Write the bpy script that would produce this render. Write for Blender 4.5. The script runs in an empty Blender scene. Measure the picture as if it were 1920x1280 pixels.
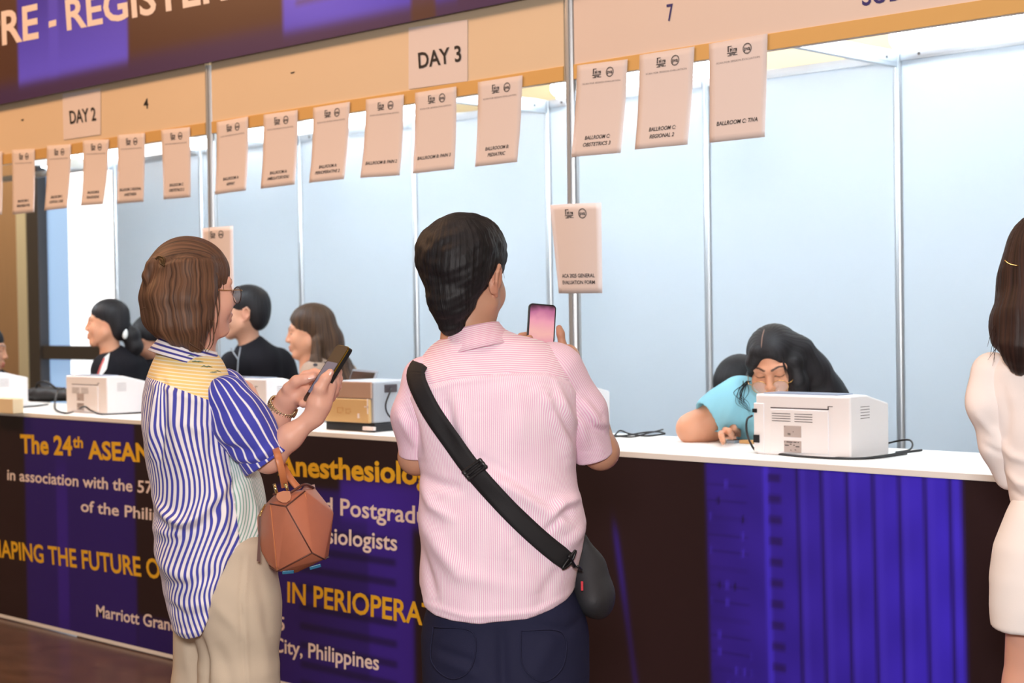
import bpy, bmesh, math, random
import numpy as np
from mathutils import Vector, Matrix
random.seed(7); rng = np.random.default_rng(7)
scene = bpy.context.scene
COL = scene.collection

# ------------------------------------------------------------------ camera
CAM = np.array([5.4983, -3.9446, 1.4691]); F_PX = 3000.0
_yaw, _pitch, _roll = -0.7652, -0.0181, -0.0150
FWD = np.array([math.sin(_yaw)*math.cos(_pitch), math.cos(_yaw)*math.cos(_pitch), math.sin(_pitch)])
_r = np.array([math.cos(_yaw), -math.sin(_yaw), 0.0]); _u = np.cross(_r, FWD)
RIGHT = math.cos(_roll)*_r + math.sin(_roll)*_u
UP = -math.sin(_roll)*_r + math.cos(_roll)*_u
cam_data = bpy.data.cameras.new('camera'); cam_data.sensor_width = 36.0
cam_data.lens = F_PX/1920*36.0; cam_data.clip_start = 0.05; cam_data.clip_end = 200
cam_data.dof.use_dof = True; cam_data.dof.focus_distance = 3.75; cam_data.dof.aperture_fstop = 5.6
cam = bpy.data.objects.new('camera', cam_data); COL.objects.link(cam)
cam.matrix_world = Matrix(((RIGHT[0], UP[0], -FWD[0], CAM[0]), (RIGHT[1], UP[1], -FWD[1], CAM[1]),
                           (RIGHT[2], UP[2], -FWD[2], CAM[2]), (0, 0, 0, 1)))
scene.camera = cam

# ------------------------------------------------------------------ world, lights, exposure
scene.view_settings.view_transform = 'Standard'; scene.view_settings.look = 'None'
scene.view_settings.gamma = 1.0; scene.view_settings.use_curve_mapping = False
scene.view_settings.exposure = 0.0
world = bpy.data.worlds.new('hall_air'); scene.world = world; world.use_nodes = True
world.node_tree.nodes['Background'].inputs[0].default_value = (1.0, 0.86, 0.76, 1)
world.node_tree.nodes['Background'].inputs[1].default_value = 0.36

def area_light(name, loc, target, size, size_y, power, color):
    d = bpy.data.lights.new(name, 'AREA'); d.shape = 'RECTANGLE'; d.size = size; d.size_y = size_y
    d.energy = power; d.color = color
    o = bpy.data.objects.new(name, d); COL.objects.link(o); o.location = loc
    o.rotation_euler = (Vector(target)-Vector(loc)).to_track_quat('-Z', 'Y').to_euler()
    return o
# the photographer's flash, above the lens
area_light('camera_flash', tuple(CAM+np.array([0.05, -0.15, 0.42])), tuple(CAM+FWD*4.0+np.array([0, 0, -0.25])), 0.45, 0.30, 105, (1.0, 0.97, 0.96))
# warm ceiling lamps of the hall in front of the booths
area_light('hall_light', (0.4, -2.6, 4.3), (0.4, -0.6, 0.8), 1.6, 0.8, 72, (1.0, 0.60, 0.36))
area_light('hall_light', (3.6, -2.2, 4.3), (3.2, -0.4, 0.8), 1.6, 0.8, 34, (1.0, 0.74, 0.64))
area_light('hall_light', (-3.2, -2.4, 4.3), (-2.6, -0.4, 0.8), 1.6, 0.8, 95, (1.0, 0.54, 0.25))
# unseen lights added behind the booths to brighten the back wall
area_light('hall_light', (-9.0, 2.2, 4.4), (-9.2, 4.0, 1.4), 1.2, 0.8, 60, (1.0, 0.84, 0.66))
area_light('hall_light', (0.5, 3.0, 4.3), (0.5, 4.0, 3.0), 4.0, 0.8, 90, (1.0, 0.94, 0.86))
# ------------------------------------------------------------------ pixel <-> place helpers (1920 x 1280 photograph)
def ray(px, py):
    return FWD + RIGHT*((px-960)/F_PX) + UP*((640-py)/F_PX)
def onY(px, py, Y):
    d = ray(px, py); t = (Y-CAM[1])/d[1]; return CAM+d*t
def onZ(px, py, z):
    d = ray(px, py); t = (z-CAM[2])/d[2]; return CAM+d*t
class Frame:
    """upright local frame standing on the floor: x to the right as seen, y away, z up"""
    def __init__(s, px, depth):
        d = ray(px, 586); d = d/ (d@FWD); p = CAM+d*depth
        h = np.array([d[0], d[1], 0.0]); h /= np.linalg.norm(h)
        s.o = np.array([p[0], p[1], 0.0]); s.y = h; s.x = np.array([h[1], -h[0], 0.0]); s.z = np.array([0, 0, 1.0])
        s.angle = math.atan2(s.x[1], s.x[0])
    def L(s, px, py, dy=0.0):
        d = ray(px, py); t = ((s.o-CAM)@s.y+dy)/(d@s.y); p = CAM+d*t-s.o
        return np.array([p@s.x, p@s.y, p[2]])
    def inv(s, p): d = np.array(p)-s.o; return np.array([d@s.x, d@s.y, d[2]])
    def W(s, l): return s.o+s.x*l[0]+s.y*l[1]+s.z*l[2]
    def place(s, ob):
        ob.location = s.o; ob.rotation_euler = (0, 0, s.angle); return ob

# ------------------------------------------------------------------ object helpers
def tag(o, label=None, cat=None, group=None, kind=None):
    if label: o['label'] = label
    if cat: o['category'] = cat
    if group: o['group'] = group
    if kind: o['kind'] = kind
    return o
def link(name, me, parent=None):
    o = bpy.data.objects.new(name, me); COL.objects.link(o)
    if parent is not None: o.parent = parent
    return o
def empty(name, loc=(0, 0, 0), rz=0.0):
    o = bpy.data.objects.new(name, None); COL.objects.link(o); o.location = loc; o.rotation_euler = (0, 0, rz)
    o.empty_display_size = 0.05; return o
def from_pydata(name, V, Fc, mats=(), parent=None, smooth=True, fmat=None):
    me = bpy.data.meshes.new(name)
    me.from_pydata([tuple(map(float, v)) for v in V], [], [tuple(int(i) for i in f) for f in Fc]); me.update()
    for m in (mats if isinstance(mats, (list, tuple)) else [mats]): me.materials.append(m)
    if smooth: me.polygons.foreach_set('use_smooth', [True]*len(me.polygons))
    if fmat is not None: me.polygons.foreach_set('material_index', [int(i) for i in fmat])
    return link(name, me, parent)
def bm_obj(name, bm, mats, parent=None, smooth=False, recalc=True):
    if recalc: bmesh.ops.recalc_face_normals(bm, faces=bm.faces)
    me = bpy.data.meshes.new(name); bm.to_mesh(me); bm.free()
    for m in (mats if isinstance(mats, (list, tuple)) else [mats]): me.materials.append(m)
    if smooth: me.polygons.foreach_set('use_smooth', [True]*len(me.polygons))
    return link(name, me, parent)
def add_box(bm, lo, hi, bevel=0.0, mat=0, M=None, seg=2):
    lo = np.array(lo, float); hi = np.array(hi, float)
    ret = bmesh.ops.create_cube(bm, size=1.0)
    vs = ret['verts']; c = (lo+hi)/2; s = hi-lo
    for v in vs: v.co = Vector((v.co.x*s[0]+c[0], v.co.y*s[1]+c[1], v.co.z*s[2]+c[2]))
    if bevel > 0:
        es = list({e for v in vs for e in v.link_edges})
        rb = bmesh.ops.bevel(bm, geom=es, offset=bevel, segments=seg, affect='EDGES', profile=0.6)
        vs = list({v for f in rb['faces'] for v in f.verts} | {v for v in vs if v.is_valid})
    fs = {f for v in vs for f in v.link_faces}
    for f in fs: f.material_index = mat
    if M is not None: bmesh.ops.transform(bm, matrix=M, verts=list({v for f in fs for v in f.verts}))
    return fs
def box_obj(name, lo, hi, mat, parent=None, bevel=0.0):
    bm = bmesh.new(); add_box(bm, lo, hi, bevel); return bm_obj(name, bm, mat, parent)
def box_at(name, lo, hi, mat, bevel=0.0):
    """box object whose origin sits at the centre of its base"""
    lo = np.array(lo, float); hi = np.array(hi, float); b = np.array([(lo[0]+hi[0])/2, (lo[1]+hi[1])/2, lo[2]])
    o = box_obj(name, lo-b, hi-b, mat, None, bevel); o.location = b; return o
def tube_geo(pts, rad, seg=8, closed=False, flat=1.0, up=None, cap=True):
    """swept tube through points (Catmull-free: give enough points)"""
    P = np.array(pts, float); n = len(P)
    R_ = np.full(n, rad, float) if np.isscalar(rad) else np.array(rad, float)
    T = np.zeros_like(P)
    for i in range(n):
        a = P[(i-1) % n] if (closed or i > 0) else P[i]; b = P[(i+1) % n] if (closed or i < n-1) else P[i]
        t = b-a; T[i] = t/(np.linalg.norm(t)+1e-12)
    if up is None: up = np.array([0, 0, 1.0]) if abs(T[0][2]) < 0.9 else np.array([1.0, 0, 0])
    N = np.array(up, float); V = []
    for i in range(n):
        N = N-T[i]*(N@T[i]); N /= np.linalg.norm(N)+1e-12; B = np.cross(T[i], N)
        for k in range(seg):
            a = 2*math.pi*k/seg; V.append(P[i]+R_[i]*(math.cos(a)*B+flat*math.sin(a)*N))
    Fc = []
    for i in range(n if closed else n-1):
        j = (i+1) % n
        for k in range(seg): Fc.append((i*seg+k, i*seg+(k+1) % seg, j*seg+(k+1) % seg, j*seg+k))
    if cap and not closed:
        Fc.append(tuple(reversed(range(seg)))); Fc.append(tuple((n-1)*seg+k for k in range(seg)))
    return V, Fc
def spline(pts, n=8, closed=False):
    P = np.array(pts, float); m = len(P); out = []
    for i in range(m if closed else m-1):
        p1, p2 = P[i], P[(i+1) % m]
        p0 = P[(i-1) % m] if (closed or i > 0) else 2*p1-p2
        p3 = P[(i+2) % m] if (closed or i+2 < m) else 2*p2-p1
        for k in range(n):
            t = k/n; out.append(0.5*((2*p1)+(-p0+p2)*t+(2*p0-5*p1+4*p2-p3)*t*t+(-p0+3*p1-3*p2+p3)*t**3))
    if not closed: out.append(P[-1])
    return np.array(out)
class MB:
    """collects vertex/face lists of several shapes of ONE part"""
    def __init__(s): s.V = []; s.F = []; s.M = []
    def add(s, VF, m=0):
        V, Fc = VF; b = len(s.V); s.V += list(V); s.F += [tuple(i+b for i in f) for f in Fc]; s.M += [m]*len(Fc); return s
    def tube(s, pts, rad, seg=8, m=0, **k): return s.add(tube_geo(pts, rad, seg, **k), m)
    def box(s, lo, hi, m=0):
        x0, y0, z0 = lo; x1, y1, z1 = hi
        V = [(x0, y0, z0), (x1, y0, z0), (x1, y1, z0), (x0, y1, z0), (x0, y0, z1), (x1, y0, z1), (x1, y1, z1), (x0, y1, z1)]
        return s.add((V, [(0, 3, 2, 1), (4, 5, 6, 7), (0, 1, 5, 4), (1, 2, 6, 5), (2, 3, 7, 6), (3, 0, 4, 7)]), m)
    def sphere(s, c, r, m=0, nu=14, nv=8):
        r = np.array(r if np.ndim(r) else (r, r, r), float); V = []; Fc = []
        for j in range(nv+1):
            ph = math.pi*j/nv
            for i in range(nu):
                a = 2*math.pi*i/nu; V.append(np.array(c)+r*np.array([math.sin(ph)*math.cos(a), math.sin(ph)*math.sin(a), math.cos(ph)]))
        for j in range(nv):
            for i in range(nu): Fc.append((j*nu+i, (j+1)*nu+i, (j+1)*nu+(i+1) % nu, j*nu+(i+1) % nu))
        return s.add((V, Fc), m)
    def build(s, name, mats, parent=None, smooth=True): return from_pydata(name, s.V, s.F, mats, parent, smooth, s.M)

# ------------------------------------------------------------------ materials
def nd(nt, t, **kw):
    n = nt.nodes.new(t)
    for k, v in kw.items(): setattr(n, k, v)
    return n
def srgb(r, g, b):
    f = lambda c: (c/255/12.92) if c/255 <= 0.04045 else ((c/255+0.055)/1.055)**2.4
    return (f(r), f(g), f(b), 1.0)
def mat(name, col, rough=0.5, metal=0.0, spec=0.5, sss=0.0, var=0.0, vscale=20.0, bump=0.0, bscale=200.0, stretch=(1, 1, 1),
        emit=None, estr=0.0, coat=0.0, sheen=0.0, alpha=1.0, trans=0.0):
    m = bpy.data.materials.new(name); m.use_nodes = True; nt = m.node_tree; b = nt.nodes['Principled BSDF']
    b.inputs['Base Color'].default_value = col; b.inputs['Roughness'].default_value = rough
    b.inputs['Metallic'].default_value = metal; b.inputs['Specular IOR Level'].default_value = spec
    b.inputs['Coat Weight'].default_value = coat; b.inputs['Sheen Weight'].default_value = sheen
    b.inputs['Alpha'].default_value = alpha; b.inputs['Transmission Weight'].default_value = trans
    if sss: b.inputs['Subsurface Weight'].default_value = sss; b.inputs['Subsurface Radius'].default_value = (0.012, 0.005, 0.003); b.inputs['Subsurface Scale'].default_value = 0.6
    if emit is not None: b.inputs['Emission Color'].default_value = emit; b.inputs['Emission Strength'].default_value = estr
    if var or bump:
        tc = nd(nt, 'ShaderNodeTexCoord'); mp = nd(nt, 'ShaderNodeMapping'); mp.inputs['Scale'].default_value = stretch
        nt.links.new(tc.outputs['Object'], mp.inputs[0])
    if var:
        nz = nd(nt, 'ShaderNodeTexNoise'); nz.inputs['Scale'].default_value = vscale; nz.inputs['Detail'].default_value = 4
        nt.links.new(mp.outputs[0], nz.inputs['Vector'])
        mx = nd(nt, 'ShaderNodeMix', data_type='RGBA')
        c = np.array(col[:3]); mx.inputs[6].default_value = (*np.clip(c*(1-var), 0, 1), 1); mx.inputs[7].default_value = (*np.clip(c*(1+var), 0, 1), 1)
        nt.links.new(nz.outputs['Fac'], mx.inputs[0]); nt.links.new(mx.outputs[2], b.inputs['Base Color'])
    if bump:
        n2 = nd(nt, 'ShaderNodeTexNoise'); n2.inputs['Scale'].default_value = bscale; n2.inputs['Detail'].default_value = 3
        nt.links.new(mp.outputs[0], n2.inputs['Vector'])
        bp = nd(nt, 'ShaderNodeBump'); bp.inputs['Strength'].default_value = bump; bp.inputs['Distance'].default_value = 0.002
        nt.links.new(n2.outputs['Fac'], bp.inputs['Height']); nt.links.new(bp.outputs[0], b.inputs['Normal'])
    return m
def attr_mat(name, attr='col', rough=0.6, spec=0.3, sss=0.0, bump=0.0, bscale=300.0, coat=0.0):
    m = mat(name, (1, 1, 1, 1), rough, spec=spec, sss=sss, bump=bump, bscale=bscale, coat=coat); nt = m.node_tree
    a = nd(nt, 'ShaderNodeAttribute', attribute_name=attr); nt.links.new(a.outputs['Color'], nt.nodes['Principled BSDF'].inputs['Base Color'])
    return m
def set_col(o, C, attr='col'):
    me = o.data; a = me.attributes.new(attr, 'FLOAT_COLOR', 'POINT')
    C = np.asarray(C, np.float32)
    if C.shape[1] == 3: C = np.concatenate([C, np.ones((len(C), 1), np.float32)], 1)
    a.data.foreach_set('color', C.ravel()); return o
def set_uv(o, U):
    a = o.data.attributes.new('fab', 'FLOAT_VECTOR', 'POINT'); U = np.asarray(U, np.float32)
    if U.shape[1] == 2: U = np.concatenate([U, np.zeros((len(U), 1), np.float32)], 1)
    a.data.foreach_set('vector', U.ravel()); return o
def stripe_mat(name, c0, c1, pitch, duty=0.5, axis=0, soft=0.08, rough=0.8, bump=0.15, c2=None):
    """woven stripes along the cloth coordinate stored on the mesh"""
    m = mat(name, c0, rough, spec=0.2, sheen=0.1, bump=bump, bscale=500); nt = m.node_tree; b = nt.nodes['Principled BSDF']
    a = nd(nt, 'ShaderNodeAttribute', attribute_name='fab'); sp = nd(nt, 'ShaderNodeSeparateXYZ'); nt.links.new(a.outputs['Vector'], sp.inputs[0])
    d = nd(nt, 'ShaderNodeMath', operation='DIVIDE'); d.inputs[1].default_value = pitch; nt.links.new(sp.outputs[axis], d.inputs[0])
    fr = nd(nt, 'ShaderNodeMath', operation='FRACT'); nt.links.new(d.outputs[0], fr.inputs[0])
    # triangle wave so both stripe borders are soft
    s1 = nd(nt, 'ShaderNodeMath', operation='SUBTRACT'); s1.inputs[1].default_value = 0.5; nt.links.new(fr.outputs[0], s1.inputs[0])
    ab = nd(nt, 'ShaderNodeMath', operation='ABSOLUTE'); nt.links.new(s1.outputs[0], ab.inputs[0])
    mr = nd(nt, 'ShaderNodeMapRange'); nt.links.new(ab.outputs[0], mr.inputs[0])
    mr.inputs[1].default_value = duty/2-soft; mr.inputs[2].default_value = duty/2+soft
    mx = nd(nt, 'ShaderNodeMix', data_type='RGBA'); nt.links.new(mr.outputs[0], mx.inputs[0])
    mx.inputs[6].default_value = c1; mx.inputs[7].default_value = c0; nt.links.new(mx.outputs[2], b.inputs['Base Color'])
    return m
# ------------------------------------------------------------------ lettering
def text_geo(s, size=1.0, bold=0.0, shear=0.0, spacing=1.0):
    cu = bpy.data.curves.new('lettering', 'FONT'); cu.body = s; cu.size = size; cu.offset = bold*size; cu.shear = shear
    cu.resolution_u = 3; cu.space_character = spacing
    o = bpy.data.objects.new('lettering', cu); COL.objects.link(o)
    bpy.context.view_layer.update()
    dg = bpy.context.evaluated_depsgraph_get(); me = bpy.data.meshes.new_from_object(o.evaluated_get(dg))
    V = np.array([v.co[:] for v in me.vertices]).reshape(-1, 3); Fc = [tuple(p.vertices) for p in me.polygons]
    bpy.data.objects.remove(o); bpy.data.curves.remove(cu); bpy.data.meshes.remove(me)
    return V, Fc
def fit_text(s, p_bl, p_br, p_tl, cap=True, bold=0.0, shear=0.0, lift=0.0, normal=(0, -1, 0)):
    """letters stretched onto a parallelogram: bottom-left, bottom-right, top-left (cap height) points"""
    V, Fc = text_geo(s, 1.0, bold, shear)
    x0, x1 = V[:, 0].min(), V[:, 0].max()
    cap_h = 0.73
    a = (V[:, 0]-x0)/(x1-x0); h = V[:, 1]/cap_h
    p_bl, p_br, p_tl = map(np.array, (p_bl, p_br, p_tl)); n = np.array(normal, float)
    P = p_bl+np.outer(a, p_br-p_bl)+np.outer(h, p_tl-p_bl)+n*lift
    return P, Fc
# ------------------------------------------------------------------ smooth solid modelling on a grid (implicit shapes -> quad mesh)
def rot(rx=0, ry=0, rz=0):
    """degrees; applied x, then y, then z"""
    a, b, c = map(math.radians, (rx, ry, rz))
    X = np.array([[1, 0, 0], [0, math.cos(a), -math.sin(a)], [0, math.sin(a), math.cos(a)]])
    Y = np.array([[math.cos(b), 0, math.sin(b)], [0, 1, 0], [-math.sin(b), 0, math.cos(b)]])
    Z = np.array([[math.cos(c), -math.sin(c), 0], [math.sin(c), math.cos(c), 0], [0, 0, 1]])
    return Z@Y@X
class Solid:
    def __init__(s, k=0.01): s.p = []; s.k = k; s.T = None
    HF = 1.0
    def push(s, R, t, f=1.0): s.T = (np.array(R, float), np.array(t, float)); s.f = f; return s
    def _pt(s, p):
        p = np.array(p, float)
        return s.T[0]@(p*s.f)+s.T[1] if s.T is not None else p
    def _add(s, fn, lo, hi, op, k): s.p.append((fn, np.array(lo), np.array(hi), op, s.k if k is None else k)); return s
    def cone(s, a, b, ra, rb=None, op='u', k=None):
        a = s._pt(a); b = s._pt(b); rb = ra if rb is None else rb; ab = b-a; L2 = ab@ab+1e-12; m = max(ra, rb)
        def fn(P):
            t = np.clip(((P-a)@ab)/L2, 0, 1); q = P-a-t[..., None]*ab
            return np.sqrt((q*q).sum(-1))-(ra+t*(rb-ra))
        return s._add(fn, np.minimum(a, b)-m, np.maximum(a, b)+m, op, k)
    def chain(s, pts, rad, op='u', k=None):
        for i in range(len(pts)-1): s.cone(pts[i], pts[i+1], rad[i], rad[i+1], op, k)
        return s
    def ell(s, c, r, R=None, op='u', k=None):
        c = s._pt(c); r = np.array(r, float); R = np.eye(3) if R is None else np.array(R)
        if s.T is not None: R = s.T[0]@R; r = r*s.f
        ext = np.sqrt(((R*r)**2).sum(1))
        def fn(P):
            q = (P-c)@R; k0 = np.sqrt(((q/r)**2).sum(-1)); k1 = np.sqrt(((q/(r*r))**2).sum(-1))+1e-9
            return np.where(k0 < 1e-4, -r.min(), k0*(k0-1)/k1)
        return s._add(fn, c-ext, c+ext, op, k)
    def box(s, c, h, R=None, rr=0.004, op='u', k=None):
        c = s._pt(c); h = np.array(h, float)-rr; R = np.eye(3) if R is None else np.array(R)
        if s.T is not None: R = s.T[0]@R
        ext = (np.abs(R)*(h+rr)).sum(1)
        def fn(P):
            q = np.abs((P-c)@R)-h
            return np.sqrt((np.maximum(q, 0)**2).sum(-1))+np.minimum(q.max(-1), 0)-rr
        return s._add(fn, c-ext, c+ext, op, k)
    def loft(s, rows, op='u', k=None, pw=2.3):
        """rows: (z, cx, cy, half width, half depth) bottom to top; stack of rounded slices"""
        A = np.array(sorted([tuple(r) for r in rows])); z = A[:, 0]
        zz = np.linspace(z[0], z[-1], 200); D_ = np.array([np.interp(zz, z, A[:, i]) for i in range(1, 5)])
        ker = np.hanning(13); ker /= ker.sum()
        D_ = np.array([np.convolve(np.pad(d, 6, mode='edge'), ker, mode='valid') for d in D_])
        lo = np.array([(D_[0]-D_[2]).min(), (D_[1]-D_[3]).min(), z[0]]); hi = np.array([(D_[0]+D_[2]).max(), (D_[1]+D_[3]).max(), z[-1]])
        def fn(P):
            zc = np.clip(P[..., 2], z[0], z[-1]); cx, cy, a, b = [np.interp(zc, zz, d) for d in D_]
            u = np.abs(P[..., 0]-cx)/a; v = np.abs(P[..., 1]-cy)/b
            rr = (u**pw+v**pw)**(1/pw); d = (rr-1)*np.minimum(a, b)
            return np.maximum(d, np.maximum(z[0]-P[..., 2], P[..., 2]-z[-1]))
        return s._add(fn, lo, hi, op, k)
    def half(s, p, n, op='i', k=0.0):
        """cut: keep the side the normal points away from"""
        p = s._pt(p); n = np.array(n, float); n /= np.linalg.norm(n)
        if s.T is not None: n = s.T[0]@n
        return s._add(lambda P: (P-p)@n, [-9]*3, [9]*3, op, k)
    def func(s, fn, lo, hi, op='u', k=None): return s._add(fn, lo, hi, op, k)
    def mesh(s, cell=0.004, smooth=1, lo=None, hi=None):
        us = [q for q in s.p if q[3] == 'u']
        lo = np.min([q[1] for q in us], 0)-4*cell if lo is None else np.array(lo); hi = np.max([q[2] for q in us], 0)+4*cell if hi is None else np.array(hi)
        n = np.ceil((hi-lo)/cell).astype(int)+1
        D = np.full(tuple(n), 0.5, np.float32); ax = [lo[i]+cell*np.arange(n[i]) for i in range(3)]
        for fn, l, h, op, k in s.p:
            mg = k+3*cell
            i0 = np.maximum(np.floor((l-mg-lo)/cell).astype(int), 0); i1 = np.minimum(np.ceil((h+mg-lo)/cell).astype(int)+1, n)
            if (i1 <= i0).any(): continue
            # slabs keep memory small
            for xa in range(i0[0], i1[0], 48):
                xb = min(xa+48, i1[0]); sl = (slice(xa, xb), slice(i0[1], i1[1]), slice(i0[2], i1[2]))
                P = np.stack(np.meshgrid(ax[0][sl[0]], ax[1][sl[1]], ax[2][sl[2]], indexing='ij'), -1)
                d = fn(P).astype(np.float32); a = D[sl]
                if op == 'u':
                    r = np.minimum(a, d)
                    if k > 0: hh = np.maximum(k-np.abs(a-d), 0)/k; r = r-hh*hh*k*0.25
                else:
                    if op == 's': d = -d
                    r = np.maximum(a, d)
                    if k > 0: hh = np.maximum(k-np.abs(a-d), 0)/k; r = r+hh*hh*k*0.25
                D[sl] = r
        return surface_nets(D, lo, cell, smooth)
def surface_nets(D, lo, cell, smooth=1):
    S = D < 0; nx, ny, nz = D.shape
    c = np.zeros((nx-1, ny-1, nz-1), np.int8)
    for dx in (0, 1):
        for dy in (0, 1):
            for dz in (0, 1): c += S[dx:nx-1+dx, dy:ny-1+dy, dz:nz-1+dz]
    idx = np.argwhere((c > 0) & (c < 8)); vid = np.full(c.shape, -1, np.int32); vid[tuple(idx.T)] = np.arange(len(idx))
    acc = np.zeros((len(idx), 3)); cnt = np.zeros(len(idx))
    cor = [(a, b, d) for a in (0, 1) for b in (0, 1) for d in (0, 1)]
    val = {q: D[idx[:, 0]+q[0], idx[:, 1]+q[1], idx[:, 2]+q[2]] for q in cor}
    for q in cor:
        for axn in range(3):
            if q[axn]: continue
            q2 = list(q); q2[axn] = 1; q2 = tuple(q2); a, b = val[q], val[q2]; m = (a < 0) != (b < 0)
            t = np.where(m, a/np.where(m, a-b, 1), 0)
            p = np.array(q, float)[None]+t[:, None]*(np.array(q2)-np.array(q))[None]
            acc[m] += p[m]; cnt[m] += 1
    V = lo+cell*(idx+acc/np.maximum(cnt, 1)[:, None])
    Fs = []
    for axn in range(3):
        o = [i for i in range(3) if i != axn]
        sl0 = [slice(None)]*3; sl1 = [slice(None)]*3; sl0[axn] = slice(0, -1); sl1[axn] = slice(1, None)
        a = S[tuple(sl0)]; b = S[tuple(sl1)]
        e = np.argwhere(a != b); e = e[(e[:, o[0]] > 0) & (e[:, o[1]] > 0) & (e[:, o[0]] < D.shape[o[0]]-1) & (e[:, o[1]] < D.shape[o[1]]-1)]
        if not len(e): continue
        ins = a[tuple(e.T)]
        def at(d0, d1):
            f = e.copy(); f[:, o[0]] += d0; f[:, o[1]] += d1; return vid[tuple(f.T)]
        q = np.stack([at(-1, -1), at(0, -1), at(0, 0), at(-1, 0)], 1)
        flip = ins if axn != 1 else ~ins
        q[~flip] = q[~flip][:, ::-1]; Fs.append(q)
    Fq = np.concatenate(Fs); Fq = Fq[(Fq >= 0).all(1)]
    for _ in range(smooth): V = laplace(V, Fq, 0.5); 
    return V, Fq
def laplace(V, Fq, w=0.5):
    A = np.zeros_like(V); n = np.zeros(len(V))
    for i in range(4):
        j = (i+1) % 4
        for a, b in ((i, j), (j, i)):
            for d in range(3): A[:, d] += np.bincount(Fq[:, a], V[Fq[:, b], d], len(V))
            n += np.bincount(Fq[:, a], minlength=len(V))
    return V*(1-w)+w*A/np.maximum(n, 1)[:, None]
def normals(V, Fq):
    a = V[Fq[:, 2]]-V[Fq[:, 0]]; b = V[Fq[:, 3]]-V[Fq[:, 1]]; n = np.cross(a, b); N = np.zeros_like(V)
    for i in range(4):
        for d in range(3): N[:, d] += np.bincount(Fq[:, i], n[:, d], len(V))
    return N/(np.linalg.norm(N, axis=1, keepdims=True)+1e-12)
def np_obj(name, V, Fq, mats, parent=None, fmat=None, smooth=True):
    me = bpy.data.meshes.new(name); nv, nf = len(V), len(Fq)
    me.vertices.add(nv); me.vertices.foreach_set('co', np.asarray(V, np.float32).ravel())
    me.loops.add(nf*4); me.loops.foreach_set('vertex_index', np.asarray(Fq, np.int32).ravel())
    me.polygons.add(nf); me.polygons.foreach_set('loop_start', np.arange(0, nf*4, 4, dtype=np.int32))
    for m in (mats if isinstance(mats, (list, tuple)) else [mats]): me.materials.append(m)
    if fmat is not None: me.polygons.foreach_set('material_index', np.asarray(fmat, np.int32))
    me.update(calc_edges=True); me.validate()
    if smooth: me.polygons.foreach_set('use_smooth', np.ones(len(me.polygons), bool))
    return link(name, me, parent)
def seg_dist(P, A, B):
    A = np.array(A, float); B = np.array(B, float); ab = B-A; t = np.clip(((P-A)@ab)/(ab@ab+1e-12), 0, 1)
    return np.linalg.norm(P-A-t[:, None]*ab, axis=1), t
def poly_dist(P, pts):
    d = np.full(len(P), 9.0)
    for i in range(len(pts)-1): d = np.minimum(d, seg_dist(P, pts[i], pts[i+1])[0])
    return d
def vnoise(P, scale, seed=0):
    """cheap smooth noise: sum of random sinusoids"""
    r = np.random.default_rng(seed); out = np.zeros(len(P))
    for _ in range(10):
        w = r.normal(size=3)*scale; out += np.sin(P@w+r.uniform(0, 6.28))
    return out/math.sqrt(10)
# ================================================================== SETTING
M_floor = mat('polished_brown_marble', srgb(88, 60, 46), 0.25, var=0.65, vscale=5.0, stretch=(1, 2.2, 1))
M_ceil = mat('cream_ceiling_paint', srgb(225, 212, 190), 0.9)
M_tanwall = mat('tan_wood_wall', srgb(190, 152, 112), 0.5, var=0.12, vscale=6, stretch=(6, 6, 0.3))
M_cream = mat('cream_wall', srgb(232, 222, 186), 0.6)
M_bronze = mat('bronze_window_metal', srgb(92, 86, 82), 0.4, metal=0.4)
M_day = mat('daylight_pane', srgb(250, 252, 255), 0.2, emit=(0.95, 0.98, 1, 1), estr=1.6)
M_dayblue = mat('daylight_blue_pane', srgb(150, 185, 225), 0.2, emit=srgb(160, 195, 235), estr=0.75)
M_panel = mat('white_laminate_panel', srgb(217, 227, 236), 0.38, spec=0.4, var=0.015, vscale=1.5)
M_alu = mat('anodised_aluminium', srgb(206, 210, 214), 0.33, metal=0.75)
M_rail = mat('aluminium_rail_warm_tint', srgb(222, 180, 112), 0.45, metal=0.25)  # plain aluminium; its warm reflection is put into the base colour
M_fascia = mat('cream_fascia_board', srgb(226, 205, 175), 0.5, var=0.02, vscale=2)  # whitish board with the warm hall light put into its colour
M_fascia2 = mat('pale_fascia_board', srgb(226, 208, 196), 0.5, var=0.02, vscale=2)  # same whitish board, tinted for the cooler light of the right bay
M_tube = mat('lit_tube', (1, 1, 1, 1), 0.4, emit=(0.72, 0.87, 1.0, 1), estr=17.0)
M_tube_added = mat('added_tube_behind_fascia', (1, 1, 1, 1), 0.4, emit=(0.74, 0.88, 1.0, 1), estr=84.0)  # for the added, unseen tubes that brighten the booth walls
M_lamphouse = mat('white_lamp_housing', srgb(235, 238, 240), 0.5)
M_white = mat('white_melamine', srgb(245, 245, 242), 0.35)
M_ink = mat('black_ink', srgb(26, 24, 28), 0.6)
M_navy = mat('navy_ink', srgb(45, 40, 110), 0.6)
M_yellow = mat('yellow_print', srgb(236, 186, 38), 0.5)
M_pinkwhite = mat('white_print', srgb(240, 226, 222), 0.5)
M_paper = mat('white_paper', srgb(230, 219, 216), 0.85, spec=0.2)
M_grey = mat('grey_print', srgb(120, 114, 116), 0.7)

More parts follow.
